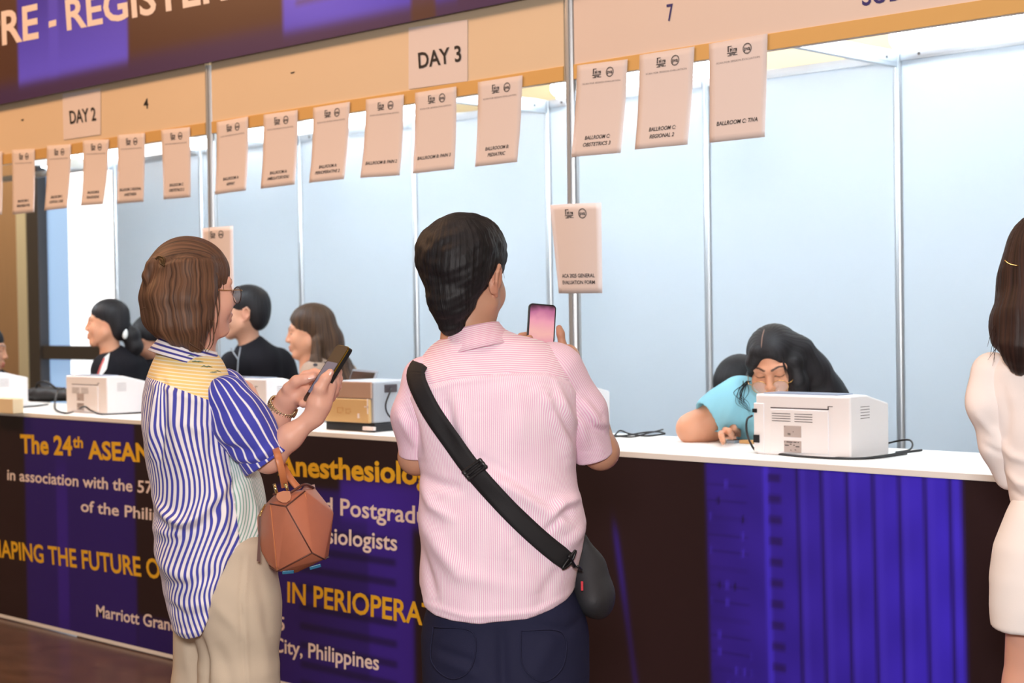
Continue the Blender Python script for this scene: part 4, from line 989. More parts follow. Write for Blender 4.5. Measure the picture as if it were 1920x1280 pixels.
    for y, l, r, d in T:
        A, B = L(l, y), L(r, y); rows.append((A[2], (A[0]+B[0])/2, .012, (B[0]-A[0])/2, d))
    S.loft(rows, pw=2.25); S.ell(L(884, 648, .008), (.088, .084, .034), rot(0, -11, 0), k=.03)
    hem = slope_line(fr, [(760, 1080), (785, 1098), (797, 1130), (820, 1141), (850, 1147), (900, 1149), (985, 1141), (1030, 1129), (1060, 1116), (1085, 1100), (1110, 1085)])
    S.func(lambda P: hem(P[..., 0])-P[..., 2], [-9]*3, [9]*3, 'i', .004)
    V, Fq = S.mesh(.0040, 2); N = normals(V, Fq)
    lp = lambda *q: [L(*p) for p in q]
    F_ = [(lp((875, 860), (960, 900), (1030, 945), (1070, 990)), .010, .020), (lp((905, 850), (985, 905), (1060, 960)), -.007, .012),
          (lp((1010, 730), (1040, 760), (1060, 810), (1068, 860)), .010, .018), (lp((1030, 740), (1055, 790), (1078, 830)), -.009, .010), (lp((1040, 715), (1062, 770), (1085, 800)), .006, .010),
          (lp((1035, 960), (1050, 935), (1085, 930)), .009, .014), (lp((1020, 985), (1045, 955), (1075, 945)), -.007, .010), (lp((1100, 980), (1060, 1010), (1030, 1060)), .006, .018),
          (lp((790, 900), (815, 940), (850, 960)), .006, .012), (lp((788, 890), (830, 900), (870, 905)), -.006, .012), (lp((786, 960), (820, 1000), (860, 1060)), .006, .018), (lp((786, 1010), (800, 1060), (820, 1110)), -.006, .012), (lp((800, 1000), (870, 1060), (960, 1080)), .004, .02),
          (lp((835, 740), (850, 800), (870, 850)), -.005, .014), (lp((860, 735), (865, 790), (880, 840)), .004, .014), (lp((940, 880), (950, 960), (940, 1040)), .004, .03), (lp((900, 760), (905, 840), (925, 900)), .004, .02),
          (lp((760, 750), (775, 800), (788, 860)), -.008, .012), (lp((1060, 1000), (1040, 1050), (1010, 1110)), -.004, .016), (lp((960, 1010), (985, 1060), (1000, 1100)), .004, .02),
          (lp((960, 700), (975, 760), (970, 830)), .003, .02), (lp((800, 1120), (880, 1135), (1000, 1128), (1065, 1102)), .0025, .006)]
    seam_px = [(725, 775), (741, 757), (790, 725), (850, 707), (952, 695), (1023, 696), (1067, 712), (1090, 740), (1110, 775)]
    F_.append((lp(*seam_px[1:-1]), -.0035, .004)); F_.append((lp(*[(x, y+7) for x, y in seam_px[1:-1]]), .0022, .006))
    V = folds(V, N, F_[:-2], 1.5); V = folds(V, N, F_[-2:]); V = V+N*(vnoise(V, 22, 8)*.0018)[:, None]
    sz = slope_line(fr, seam_px); V = snap(V, .004, sz); fz = V[Fq].mean(1); yoke = fz[:, 2] > sz(fz[:, 0])
    C0 = L(925, 880)
    U = np.stack([ellipse_arc(V[:, 0], V[:, 1], C0[0], .012, .185, .138), V[:, 2]-0.75*sz(V[:, 0])+0.004*np.sin(V[:, 0]*14)], 1)
    m1 = stripe_mat('pink_pinstripe', srgb(250, 238, 242), srgb(236, 186, 214), .0043, .5, 0, .14)
    m2 = stripe_mat('pink_pinstripe_across', srgb(250, 236, 240), srgb(236, 178, 204), .0046, .5, 1, .14)
    sh = np_obj('shirt', V, Fq, [m1, m2], body, yoke.astype(int)); set_uv(sh, U); sh['label'] = 'pink striped short sleeved shirt'
    pink_man.front = (V, fr)
    # ---------------- sleeves and collar
    ms = stripe_mat('pink_sleeve_stripe', srgb(246, 228, 234), srgb(234, 182, 212), .0043, .5, 0, .14)
    for pts, rad, cutn, inner, fl in (
        ([L(1032, 706, .02), L(1085, 775, .035), L(1112, 848, .06)], [.080, .060, .046], None, [L(1104, 815, .05), L(1122, 885, .09)],
         [(lp((1090, 740), (1120, 790), (1140, 800)), .009, .012), (lp((1085, 770), (1112, 800), (1140, 815)), -.008, .009), (lp((1070, 760), (1090, 800), (1100, 850)), .007, .012), (lp((1075, 720), (1100, 745), (1128, 775)), -.005, .010), (lp((1110, 815), (1125, 840), (1135, 855)), .004, .012)]),
        ([L(800, 712, .0), L(779, 780, .01), L(781, 846, .03)], [.054, .050, .041], None, [L(780, 826, .02), L(782, 884, .04)],
         [(lp((748, 770), (765, 800), (785, 840)), .006, .012), (lp((760, 760), (780, 800), (790, 830)), -.006, .010)])):
        S = Solid(.03); S.chain(pts, rad)
        e = pts[-1]; dr = pts[-1]-pts[-2]; dr /= np.linalg.norm(dr); S.half(e+dr*.012, dr, k=.004)
        S.cone(inner[0], inner[1], rad[-1]*.70, rad[-1]*.74, op='s', k=.003)
        V2, F2 = S.mesh(.0036, 2); N2 = normals(V2, F2); V2 = folds(V2, N2, fl); V2 = V2+N2*(vnoise(V2, 26, 9)*.0018)[:, None]
        an, al = sleeve_uv(V2, pts); o = np_obj('sleeve', V2, F2, ms, sh); set_uv(o, np.stack([an*.056, al], 1))
    mc = stripe_mat('pink_collar_stripe', srgb(246, 226, 230), srgb(232, 166, 194), .0046, .5, 1, .14)
    collar_ring('collar', sh, L(884, 617, .006), (.061, .063), (.090, .088), .050, rot(-6, -12, 0)@rot(0, 0, 158), mc, flare=.006)
    # ---------------- dark jeans
    M_jean = mat('dark_blue_denim', srgb(34, 35, 60), 0.8, spec=0.2, var=0.18, vscale=9, bump=0.25, bscale=700)
    S = Solid(.05); A, B = L(800, 1150), L(1092, 1150); hx = (A[0]+B[0])/2; hw = (B[0]-A[0])/2
    S.loft([(L(0, 1400)[2], hx, .01, hw*.99, .15), (L(0, 1280)[2], hx+.002, .012, hw*1.02, .158), (L(0, 1155)[2], hx, .012, hw*.985, .136), (L(0, 1105)[2], hx, .012, hw*.84, .112)], pw=2.4)
    for s in (-1, 1): S.chain([(hx+s*.088, .01, .74), (hx+s*.095, .0, .46), (hx+s*.10, .01, .06)], [.092, .070, .062], k=.04)
    S.half((0, 0, .035), (0, 0, -1))
    V2, F2 = S.mesh(.006, 2); N2 = normals(V2, F2)
    V2 = folds(V2, N2, [(lp((940, 1150), (942, 1220), (945, 1290)), -.010, .012), (lp((830, 1220), (900, 1235), (945, 1280)), .007, .014), (lp((815, 1200), (880, 1215), (935, 1270)), -.005, .010), (lp((1040, 1160), (1010, 1220), (975, 1280)), .004, .02), (lp((1000, 1150), (1060, 1165), (1095, 1150)), -.004, .010)])
    jn = np_obj('trousers', V2, F2, M_jean, body); jn['label'] = 'dark blue jeans'
    def surf(px, py, Vv=V2, off=.003):
        q = L(px, py); d = np.hypot(Vv[:, 0]-q[0], Vv[:, 2]-q[2]); m = d < .02; return np.array((q[0], Vv[m, 1].min()-off, q[2])) if m.any() else q+np.array((0, -.15, 0))
    for pts in ([(975, 1160), (1050, 1166), (1052, 1225), (1015, 1250), (978, 1222), (975, 1160)], [(815, 1160), (888, 1164), (886, 1224), (850, 1248), (812, 1222), (815, 1160)]):
        Q = [surf(*p, off=.001) for p in pts]; mb = MB(); mb.tube(spline(Q, 6), .0016, 5); mb.build('pocket_seam', M_jean, jn)
    shoes(fr, body, [(hx-.10, .0, 170), (hx+.10, .0, 185)], M_black)
    # ---------------- phone: thing of its own
    ph = empty('smartphone'); ph.matrix_world = Matrix.Translation(Vector(fr.W(ph_c))) @ Matrix.Rotation(fr.angle, 4, 'Z') @ Matrix((( b[0], n[0]*-1, a[0], 0), (b[1], -n[1], a[1], 0), (b[2], -n[2], a[2], 0), (0, 0, 0, 1)))
    tag(ph, 'black phone with a pink lit screen raised by the man in pink', 'phone')
    bm = bmesh.new(); add_box(bm, (-.036, -.004, -.076), (.036, .005, .076), 0)
    es = [e for e in bm.edges if abs((e.verts[0].co-e.verts[1].co).y) > .005]; bmesh.ops.bevel(bm, geom=es, offset=.010, segments=5, affect='EDGES', profile=0.5)
    bmesh.ops.bevel(bm, geom=[e for e in bm.edges if e.calc_face_angle(0) > .9], offset=.0012, segments=2, affect='EDGES', profile=0.5); bm_obj('case', bm, M_black, ph)
    M_scr = mat('lit_phone_screen', srgb(60, 40, 45), 0.3, spec=.3, emit=(1, 1, 1, 1), estr=0.95); nt = M_scr.node_tree
    tc = nd(nt, 'ShaderNodeTexCoord'); sp = nd(nt, 'ShaderNodeSeparateXYZ'); nt.links.new(tc.outputs['Object'], sp.inputs[0])
    nz = nd(nt, 'ShaderNodeTexNoise'); nz.inputs['Scale'].default_value = 26; nt.links.new(tc.outputs['Object'], nz.inputs['Vector'])
    ad = nd(nt, 'ShaderNodeMath', operation='MULTIPLY_ADD'); ad.inputs[1].default_value = .035; nt.links.new(nz.outputs['Fac'], ad.inputs[0]); nt.links.new(sp.outputs['Z'], ad.inputs[2])
    mr = nd(nt, 'ShaderNodeMapRange'); mr.inputs[1].default_value = -.04; mr.inputs[2].default_value = .09; nt.links.new(ad.outputs[0], mr.inputs[0])
    cr = nd(nt, 'ShaderNodeValToRGB'); nt.links.new(mr.outputs[0], cr.inputs[0]); e = cr.color_ramp.elements
    e[0].position = 0; e[0].color = srgb(200, 120, 165); e[1].position = 1; e[1].color = srgb(70, 36, 56)
    for p_, c_ in ((.2, (222, 140, 170)), (.45, (246, 184, 176)), (.7, (240, 160, 180)), (.88, (190, 110, 150))): k_ = e.new(p_); k_.color = srgb(*c_)
    nt.links.new(cr.outputs[0], nt.nodes['Principled BSDF'].inputs['Emission Color'])
    bm = bmesh.new(); add_box(bm, (-.0325, -.0048, -.072), (.0325, -.0039, .0725), 0)
    es = [e_ for e_ in bm.edges if abs((e_.verts[0].co-e_.verts[1].co).y) > .0005]; bmesh.ops.bevel(bm, geom=es, offset=.007, segments=4, affect='EDGES', profile=0.5); bm_obj('screen', bm, M_scr, ph)
    # ---------------- crossbody bag: strap over the left shoulder, slider, hook, pouch at the right hip
    shV = np.concatenate([pink_man.front[0]])
    def on_shirt(q, off):
        d = np.hypot(shV[:, 0]-q[0], shV[:, 2]-q[2]); m = d < .012
        return np.array((q[0], (shV[m, 1].min() if m.any() else -.1)-off, q[2]))
    bag = empty('crossbody_bag'); fr.place(bag); tag(bag, 'black crossbody bag with a wide strap across the back of the man in pink', 'bag')
    M_web = mat('black_webbing', srgb(20, 18, 22), 0.75, bump=0.3, bscale=900)
    cpx = spline([(787, 684), (783, 692), (782, 700), (787, 718), (812, 766), (850, 820), (890, 872), (950, 938), (1010, 996), (1063, 1041)], 6)
    Vs = []; k = 5
    for i, (x, y) in enumerate(cpx):
        t = cpx[min(i+1, len(cpx)-1)]-cpx[max(i-1, 0)]; t = t/np.linalg.norm(t); nx_, ny_ = -t[1], t[0]; wpx = 17.5 if y < 1030 else 16.5
        if y < 700: wpx = 12+5*(y-660)/40
        row = [on_shirt(L(x+nx_*wpx*w, y+ny_*wpx*w), .0035) for w in np.linspace(-1, 1, k)]
        Vs += row
    A_ = np.array(Vs).reshape(-1, k, 3)
    for _ in range(6):
        yy = A_[:, :, 1].copy(); A_[1:-1, :, 1] = np.minimum(yy[1:-1], (yy[:-2]+yy[2:])/2*.5+yy[1:-1]*.5)
    pre = [A_[0]+np.array(o_) for o_ in ((.014, .105, -.016), (.011, .070, .002), (.006, .030, .007))]; Vs = np.concatenate([np.array(pre), A_]).reshape(-1, 3)
    Fc = [(i*k+j, i*k+j+1, (i+1)*k+j+1, (i+1)*k+j) for i in range(len(cpx)+2) for j in range(k-1)]
    st = from_pydata('strap', Vs, Fc, M_web, bag); md = st.modifiers.new('t', 'SOLIDIFY'); md.thickness = .003; md.offset = 0
    # slider buckle
    q0, q1 = on_shirt(L(877, 880), .006), on_shirt(L(906, 858), .006); ax = q1-q0; c = (q0+q1)/2; mid = on_shirt(L(904, 886), .006); dn = mid-on_shirt(L(880, 858), .006); dn /= np.linalg.norm(dn); ax /= np.linalg.norm(ax); up_ = np.cross(ax, dn)
    S = Solid(.002)
    for o_ in (-.010, 0, .010): S.cone(c+dn*o_-ax*.023+up_*0, c+dn*o_+ax*.023, .0042)
    for o_ in (-1, 1): S.cone(c-dn*.010+ax*.023*o_, c+dn*.010+ax*.023*o_, .0038)
    V3, F3 = S.mesh(.0018, 1); np_obj('slider', V3, F3, M_black, bag)
    # triangle ring and swivel hook
    T1, T2, T3 = on_shirt(L(1051, 1050), .006), on_shirt(L(1075, 1020), .006), on_shirt(L(1066, 1043), .008)
    mb = MB(); mb.tube(spline([T1, T2, T3], 8, True), .0030, 8, closed=True); mb.build('ring', M_black, bag)
    mb = MB(); h0 = L(1067, 1044, -.13); h0 = on_shirt(h0, .008); mb.tube(spline([h0, on_shirt(L(1074, 1051), .008), L(1084, 1062, -.10), L(1090, 1068, -.06)], 6), [.0045]*7+[.0032]*12, 8); mb.build('hook', M_black, bag)
    S = Solid(.03); M_pouch = mat('charcoal_nylon', srgb(44, 44, 48), 0.7, var=0.1, vscale=30, bump=0.2, bscale=400)
    S.chain([L(1092, 1010, .03), L(1104, 1060, .03), L(1108, 1110, .03)], [.012, .028, .036]); S.ell(L(1109, 1098, .05), (.038, .080, .070), rot(0, -20, 0)); S.ell(L(1112, 1118, .03), (.038, .080, .036))
    V3, F3 = S.mesh(.005, 2); N3 = normals(V3, F3); V3 = V3+N3*(vnoise(V3, 34, 12)*.003)[:, None]; po = np_obj('pouch', V3, F3, M_pouch, bag)
    mb = MB(); q = L(1090, 1098, -.052); mb.box(q-np.array((.001, .002, .010)), q+np.array((.004, .002, .010))); rt = mb.build('zip_tag', mat('red_tag', srgb(205, 30, 50), .5), po, False); rt['label'] = 'small red tag'
pink_man()
# ================================================================== THE WOMAN IN THE STRIPED PATCHWORK SHIRT
def striped_woman():
    fr = Frame(390, 3.6); L = fr.L; lp = lambda *q: [L(*p) for p in q]
    S = Solid(.012); hc = L(368, 547, .02); R = rot(0, 0, 118)@rot(2, 0, 0); F = .87
    hp = head(S, hc, R, F)
    nb = L(352, 668, .02); S.cone(hc+np.array((-.01, 0, -.05)), nb, .048, .046, k=.03); S.cone(hp(0, -.005, -.07), nb+np.array((.02, .02, 0)), .034, .042, k=.02)
    S.cone(nb, L(350, 730, .02), .044, .07, k=.02); S.cone(L(350, 740, .02), L(395, 1000, .02), .075, .09, k=.05)
    # phone pose: seen nearly edge on, screen towards her face
    pc = L(613, 702, -.10)
    a = np.array((.54, .12, .82)); a /= np.linalg.norm(a); b = np.array((.27, -.95, -.08)); b -= a*(a@b); b /= np.linalg.norm(b); n = np.cross(a, b)
    if n[0] > 0: n = -n
    P = lambda u, v, w: pc+b*u+a*v+n*w
    # near (right) arm: elbow in the bag handle, forearm rising to the phone
    el, wr = L(503, 856, -.10), L(590, 780, -.13)
    S.chain([L(430, 775, -.075), el], [.036, .035], k=.03); S.chain([el, L(543, 819, -.12), wr], [.0315, .0258, .0182], k=.02)
    # right hand: back of the hand towards us, thumb along the near long edge, fingers round the far side of the phone
    hk = L(602, 742, -.135)
    S.cone(wr, L(597, 760, -.135), .020, .024, k=.02); S.ell(L(601, 745, -.130), (.022, .017, .038), rot(0, 24, 0), k=.015); S.cone(L(600, 758, -.13), L(616, 722, -.115), .022, .018, k=.016)
    S.chain([L(596, 752, -.140), L(600, 728, -.150), L(610, 710, -.152), L(619, 698, -.150)], [.015, .0125, .0105, .0085], k=.010)
    for (p1, p2, p3, p4, r) in (((617, 728), (628, 708), (634, 697), (628, 690), .0088), ((616, 738), (629, 720), (635, 710), (630, 703), .0090), ((613, 748), (627, 733), (633, 724), (628, 716), .0086), ((609, 758), (622, 746), (629, 738), (626, 730), .0076)):
        S.chain([L(*p1, -.115), L(*p2, -.095), L(*p3, -.070), L(*p4, -.050)], [r*1.12, r*1.02, r*.95, r*.85], k=.006)
    # far (left) arm with the bracelet watch
    el2, wr2 = L(488, 826, .06), L(540, 748, -.01)
    S.chain([L(450, 745, .12), el2], [.042, .038], k=.03); S.chain([el2, L(515, 786, .02), wr2], [.036, .031, .0235], k=.02)
    S.ell(L(556, 736, -.02), (.034, .017, .027), rot(0, -28, 0), k=.016); S.cone(wr2, L(552, 738, -.02), .023, .024, k=.015); S.cone(L(556, 748, -.03), L(572, 752, -.05), .013, .011, k=.012)
    S.chain([L(541, 728, -.035), L(556, 714, -.05), L(572, 710, -.058), L(587, 706, -.06)], [.0140, .0115, .0100, .0085], k=.010)
    for (p1, p2, p3, p4, r) in (((556, 716), (572, 702), (590, 697), (604, 700), .0088), ((562, 728), (580, 716), (596, 712), (610, 712), .0088), ((566, 740), (582, 730), (596, 728), (608, 728), .0084), ((566, 750), (578, 750), (588, 750), (596, 748), .0075)):
        S.chain([L(*p1, -.010), L(*p2, .015), L(*p3, .010), L(*p4, -.005)], [r*1.15, r, r*.95, r*.85], k=.006)
    S.chain([L(560, 752, -.045), L(568, 756, -.075), L(575, 757, -.085)], [.0095, .0085, .0075], k=.006)
    V, Fq = S.mesh(.0028, 1)
    body = np_obj('person', V, Fq, M_skin); fr.place(body); set_col(body, face_colour(V, SK_W, hc, R, F, lips=(188, 104, 100)))
    tag(body, 'person with brown bob and glasses in blue striped shirt, holding a phone low', 'person')
    # nails seen on both thumbs
    nails(body, [(L(617, 701, -.1585), (-.3, -.9, .2), L(619, 698)-L(610, 710), .011), (L(583, 707, -.0685), (-.2, -.9, .4), L(587, 706)-L(572, 710), .011)], M_nail)
    # ---------------- hair: bob, half tied at the back of the crown
    S = Solid(.018)
    S.push(R, hc); S.ell((0, .019, .043), (.077, .094, .082)); S.ell((0, .043, .0), (.076, .072, .084)); S.T = None
    S.chain([L(384, 498, -.05), L(380, 550, -.058), L(374, 596, -.060), L(376, 646, -.055)], [.024, .027, .026, .009], k=.025)
    S.chain([L(352, 500, -.070), L(350, 560, -.080), L(352, 612, -.078), L(364, 648, -.066)], [.026, .030, .028, .011], k=.03)
    S.chain([L(322, 506, -.055), L(312, 560, -.062), L(318, 606, -.062), L(334, 634, -.055)], [.024, .036, .033, .014], k=.03)
    S.chain([L(300, 508, .0), L(290, 560, .0), L(294, 596, .0), L(304, 624, .0)], [.020, .026, .025, .014], k=.03)
    S.chain([L(316, 520, .06), L(306, 565, .065), L(316, 612, .06)], [.035, .038, .026], k=.03)
    S.chain([L(398, 505, .08), L(402, 560, .10), L(396, 615, .09)], [.028, .027, .015], k=.03)
    S.chain([L(303, 489, -.03), L(287, 499, -.03), L(278, 518, -.03), L(281, 545, -.03)], [.011, .016, .014, .006], k=.008)
    S.push(R, hc); S.ell((0, -.124, -.026), (.070, .080, .104), op='s', k=.012); S.T = None
    V, Fq = S.mesh(.0032, 1); N = normals(V, Fq)
    ap = L(300, 484, -.02); ck = L(345, 452, 0)
    # combed lines: top section runs to the clip, the rest falls
    top = 1/(1+np.exp(-(V[:, 2]-L(0, 487)[2])/.006)); w1 = (V[:, 1]*1.0)+.25*(V[:, 2]-ap[2]); w2 = np.arctan2(V[:, 0]-hc[0]-.01, -(V[:, 1]-hc[1]))*.095+.05*np.maximum(hc[2]-.03-V[:, 2], 0)*np.sign(V[:, 0]-hc[0])
    w2 = w2+.0055*vnoise(V, 20, 2)+.002*vnoise(V, 60, 8); h2 = np.sin(w2*420+vnoise(V, 12, 3))*.5+np.sin(w2*190+1.1+vnoise(V, 9, 4))*.7+np.sin(w2*780)*.25
    w1 = np.arctan2(V[:, 1]-hc[1]+.0, V[:, 2]-hc[2]+.03)*.09; h1 = np.sin(w1*420+.5*vnoise(V, 9, 5))*.6+np.sin(w1*900)*.3
    V = V+N*((h2*(1-top)*.0012+h1*top*.0007))[:, None]
    # dip where the tied section meets the loose hair
    d = poly_dist(V[:, [0, 2]], [p[[0, 2]] for p in lp((303, 496), (325, 486), (350, 483), (390, 482), (408, 488))]); V = V-N*(.0045*np.exp(-(d/.006)**2))[:, None]*np.clip(-N[:, 1:2]+.3, 0, 1)
    U = np.where(top[:, None] > .5, np.stack([w1, V[:, 0]], 1), np.stack([w2, V[:, 2]], 1))
    h = np_obj('hair', V, Fq, M_hbrown, body); set_uv(h, U)
    paths = []
    r_ = np.random.default_rng(9)
    for (x0, y0, x1, y1, x2, y2, dy) in ((300, 590, 280, 575, 263, 580, -.03), (296, 575, 278, 566, 266, 562, -.02), (300, 610, 283, 606, 270, 600, -.02), (318, 625, 300, 622, 288, 612, -.03), (400, 600, 400, 640, 388, 662, -.075), (392, 600, 394, 640, 384, 660, -.085), (404, 505, 416, 520, 420, 545, -.02), (402, 495, 420, 508, 424, 535, .0), (398, 500, 410, 520, 412, 560, -.05), (340, 470, 310, 478, 298, 492, -.05), (290, 500, 272, 515, 268, 540, -.02), (286, 505, 276, 530, 274, 550, -.03), (374, 640, 382, 650, 388, 664, -.085), (330, 630, 345, 640, 360, 648, -.085), (352, 640, 366, 650, 380, 658, -.09), (405, 560, 408, 600, 398, 640, -.06), (410, 545, 411, 580, 405, 610, -.05)):
        paths.append([L(x0, y0, dy), L(x1, y1, dy-.004), L(x2, y2, dy)])
    locks(body, paths, .0022, M_hbrown, 'hair_strands')
    # claw clip at the back of the crown
    M_clip = mat('dark_gold_clip', srgb(92, 70, 44), .35, metal=.6); mb = MB()
    def su_(px, py):
        q = L(px, py); d = np.hypot(V[:, 0]-q[0], V[:, 2]-q[2]); m = d < .014; return np.array((q[0], (V[m, 1].min() if m.any() else -.04)-.001, q[2]))
    for k in range(5):
        t = k/4; mb.tube(spline([su_(296+t*9, 482+t*3), su_(301+t*6, 489+t*2), su_(303+t*4, 497+t*3)], 4), .0016, 6)
    mb.tube(spline([su_(294, 487), su_(300, 483), su_(309, 487), su_(309, 501)], 6), .0026, 8); mb.build('hair_clip', M_clip, body)
    # ---------------- glasses
    M_gold = mat('gold_wire', srgb(206, 160, 96), .25, metal=.9); M_tort = mat('dark_tortoise_rim', srgb(50, 30, 26), .3)
    M_lens = mat('spectacle_lens', (.9, .92, .95, 1), .04, spec=.6, alpha=.14)
    def glasses(parent, hp, F, rim_m, arm_m, drop=0.0, rr=.024, rim_r=.0015, only=None):
        g = empty('eyeglasses'); g.parent = parent
        for s in (-1, 1):
            c = np.array((s*.033, -.103, -.006+drop)); Q = [hp(c[0]+rr*1.06*math.cos(t), c[1]+.004*abs(math.cos(t))*(1 if math.cos(t)*s > 0 else 0), c[2]+rr*.92*math.sin(t)) for t in np.linspace(0, 2*math.pi, 33)[:-1]]
            mb = MB(); mb.tube(Q, rim_r*F, 8, closed=True); mb.build('rim', rim_m, g)
            mb = MB(); mid = np.mean(Q, 0); mb.add(([mid]+Q, [(0, i+1, (i+1) % 32+1) for i in range(32)])); l_ = mb.build('lens', M_lens, g); l_.modifiers.new('t', 'SOLIDIFY').thickness = .0008
            mb = MB(); mb.tube(spline([hp(s*.059, -.101, .004+drop), hp(s*.072, -.088, .006+drop), hp(s*.081, -.03, .004+drop*.5), hp(s*.080, .012, .012)], 6), .0012*F, 6); mb.build('temple', arm_m, g)
        mb = MB(); mb.tube(spline([hp(-.010, -.104, .0+drop), hp(0, -.108, .005+drop), hp(.010, -.104, .0+drop)], 5), .0014*F, 6); mb.build('bridge', arm_m, g)
        return g
    striped_woman.glasses = glasses; striped_woman.gold = M_gold
    glasses(body, hp, F, M_tort, M_gold)['label'] = 'dark rimmed eyeglasses with gold arms'
    # ---------------- shirt
    S = Solid(.025)
    T = [(652, 300, 396, .055), (664, 292, 408, .075), (680, 284, 420, .10), (705, 275, 430, .135), (740, 268, 436, .160), (800, 265, 440, .165), (850, 270, 458, .16), (900, 281, 488, .155), (950, 288, 500, .155), (1000, 288, 503, .16), (1040, 288, 503, .165), (1090, 302, 500, .165), (1195, 326, 496, .165)]
    rows = []
    for y, l, r, d in T:
        A, B = L(l, y), L(r, y); rows.append((A[2], (A[0]+B[0])/2, .03, (B[0]-A[0])/2, d))
    S.loft(rows, pw=2.2)
    hem = slope_line(fr, [(280, 1186), (329, 1184), (352, 1182), (376, 1171), (390, 1142), (396, 1104), (412, 1068), (430, 1031), (449, 1012), (465, 1009), (485, 1007), (520, 1006)])
    S.func(lambda P: hem(P[..., 0])-P[..., 2], [-9]*3, [9]*3, 'i', .003)
    V, Fq = S.mesh(.0042, 2); N = normals(V, Fq)
    fl = [(lp((300, 712), (292, 780), (285, 850)), .008, .008), (lp((308, 712), (304, 790), (300, 860)), -.008, .008), (lp((318, 715), (330, 800), (345, 880)), .005, .010), (lp((345, 725), (350, 800), (352, 880)), -.005, .012),
          (lp((288, 930), (320, 960), (350, 968), (390, 955)), .010, .012), (lp((286, 965), (320, 985), (360, 975)), -.008, .009), (lp((287, 990), (330, 985), (390, 940), (430, 890)), .008, .012), (lp((288, 1010), (340, 1000), (400, 950), (450, 890)), -.006, .012),
          (lp((290, 1040), (330, 1060), (380, 1080)), .006, .016), (lp((305, 1090), (350, 1080), (400, 1060)), -.006, .012), (lp((310, 1110), (350, 1120), (392, 1110)), .004, .010), (lp((316, 1125), (350, 1140), (388, 1128)), -.004, .008),
          (lp((400, 790), (396, 850), (400, 900)), -.006, .014), (lp((410, 850), (420, 930), (425, 1000)), .006, .014), (lp((440, 890), (436, 950), (430, 1010)), -.005, .010), (lp((470, 900), (480, 950), (482, 1000)), .005, .010),
          (lp((330, 780), (380, 800), (395, 830)), .005, .012), (lp((330, 1172), (352, 1170), (376, 1160)), .003, .005)]
    ys_px = [(262, 700), (275, 706), (300, 712), (340, 726), (386, 742), (400, 720), (420, 696)]
    ysl = slope_line(fr, [(255, 698), (275, 706), (300, 712), (340, 726), (386, 743), (440, 758)])
    fl.append((lp(*ys_px[1:5]), -.0035, .005)); fl.append((lp(*[(x, y+9) for x, y in ys_px[1:5]]), .004, .007))
    V = folds(V, N, fl[:-2], 1.5); V = folds(V, N, fl[-2:]); V = V+N*(vnoise(V, 24, 21)*.0025)[:, None]
    V = snap(V, .0042, ysl); fc = V[Fq].mean(1); yoke = fc[:, 2] > ysl(fc[:, 0])
    pl = slope_line(fr, [(430, 846), (447, 1012)]) ; xA, xB = L(428, 846), L(450, 1020)
    xl = lambda z: np.interp(z, [xB[2], xA[2]], [xB[0], xA[0]]); mz = V[:, 2] < xA[2]+.02; V[mz] = snap(V[mz], .0042, xl, 0); fc = V[Fq].mean(1); xs = xl(fc[:, 2]); side = (fc[:, 0] > xs) & ~yoke
    fm = np.where(yoke, 1, np.where(side, 2, 0))
    cx = L(352, 800)[0]
    # stripes gather under the yoke pleat and sweep to the lower right
    g = np.clip((ysl(V[:, 0])-V[:, 2])/.12, 0, 1); plx = L(302, 712)[0]; dx = V[:, 0]-plx
    u = ellipse_arc(V[:, 0], V[:, 1], cx, .03, .105, .16)
    u = u+.05*np.clip(dx, 0, .2)*(1-g)*0-.16*np.clip(L(0, 800)[2]-V[:, 2], 0, .12)*np.exp(-((V[:, 0]-plx-.05)/.06)**2)+.016*np.exp(-(dx/.03)**2)*(1-g)*np.tanh(dx/.010)+.20*np.maximum(L(0, 880)[2]-V[:, 2], 0)*(.6+.5*np.sin(V[:, 2]*16))+.006*np.sin(V[:, 2]*22+V[:, 0]*10)*g
    # sideways crumples around the waist
    for pts, am, w in ((lp((288, 950), (330, 985), (390, 940)), .012, .022), (lp((300, 1080), (350, 1085), (400, 1060)), -.010, .02)): u = u+am*np.exp(-(poly_dist(V[:, [0, 2]], [p[[0, 2]] for p in pts])/w)**2)
    vv = V[:, 2]+.12*(V[:, 0]-cx)
    U = np.stack([u, vv, u], 1)
    m1 = stripe_mat('blue_white_stripe', srgb(248, 240, 240), srgb(74, 76, 170), .0136, .46, 0, .05); m2 = stripe_mat('yellow_stripe', srgb(250, 214, 138), srgb(253, 243, 220), .0075, .30, 1, .10); m3 = stripe_mat('pale_green_stripe', srgb(244, 248, 244), srgb(142, 186, 172), .0072, .34, 0, .10)
    sh = np_obj('shirt', V, Fq, [m1, m2, m3], body, fm); set_uv(sh, U); sh['label'] = 'patchwork shirt of blue stripes with yellow yoke and pale green side'
    # leaf print strokes on the front of the shoulder
    mb = MB(); M_leaf = mat('green_print', srgb(70, 130, 110), .8)
    for k in range(9):
        t = k/8; x, y = 352+t*66, 668+t*38
        def su(px, py):
            q = L(px, py); d = np.hypot(V[:, 0]-q[0], V[:, 2]-q[2]); m = d < .012; return np.array((q[0], (V[m, 1].min() if m.any() else -.1)-.0008, q[2]))
        yo = 5*(k % 2)-2; mb.tube([su(x, y+yo), su(x+6, y+yo-2+k % 3), su(x+13, y+yo+1)], [.0003, .0010, .0003], 4)
    mb.build('leaf_print', M_leaf, sh)
    # near sleeve: blue with thin white lines, cuff rolled
    ms = stripe_mat('blue_sleeve_thin_white', srgb(72, 74, 176), srgb(246, 240, 246), .0215, .20, 0, .04)
    pts = [L(425, 746, -.080), L(457, 798, -.100), L(499, 860, -.105)]
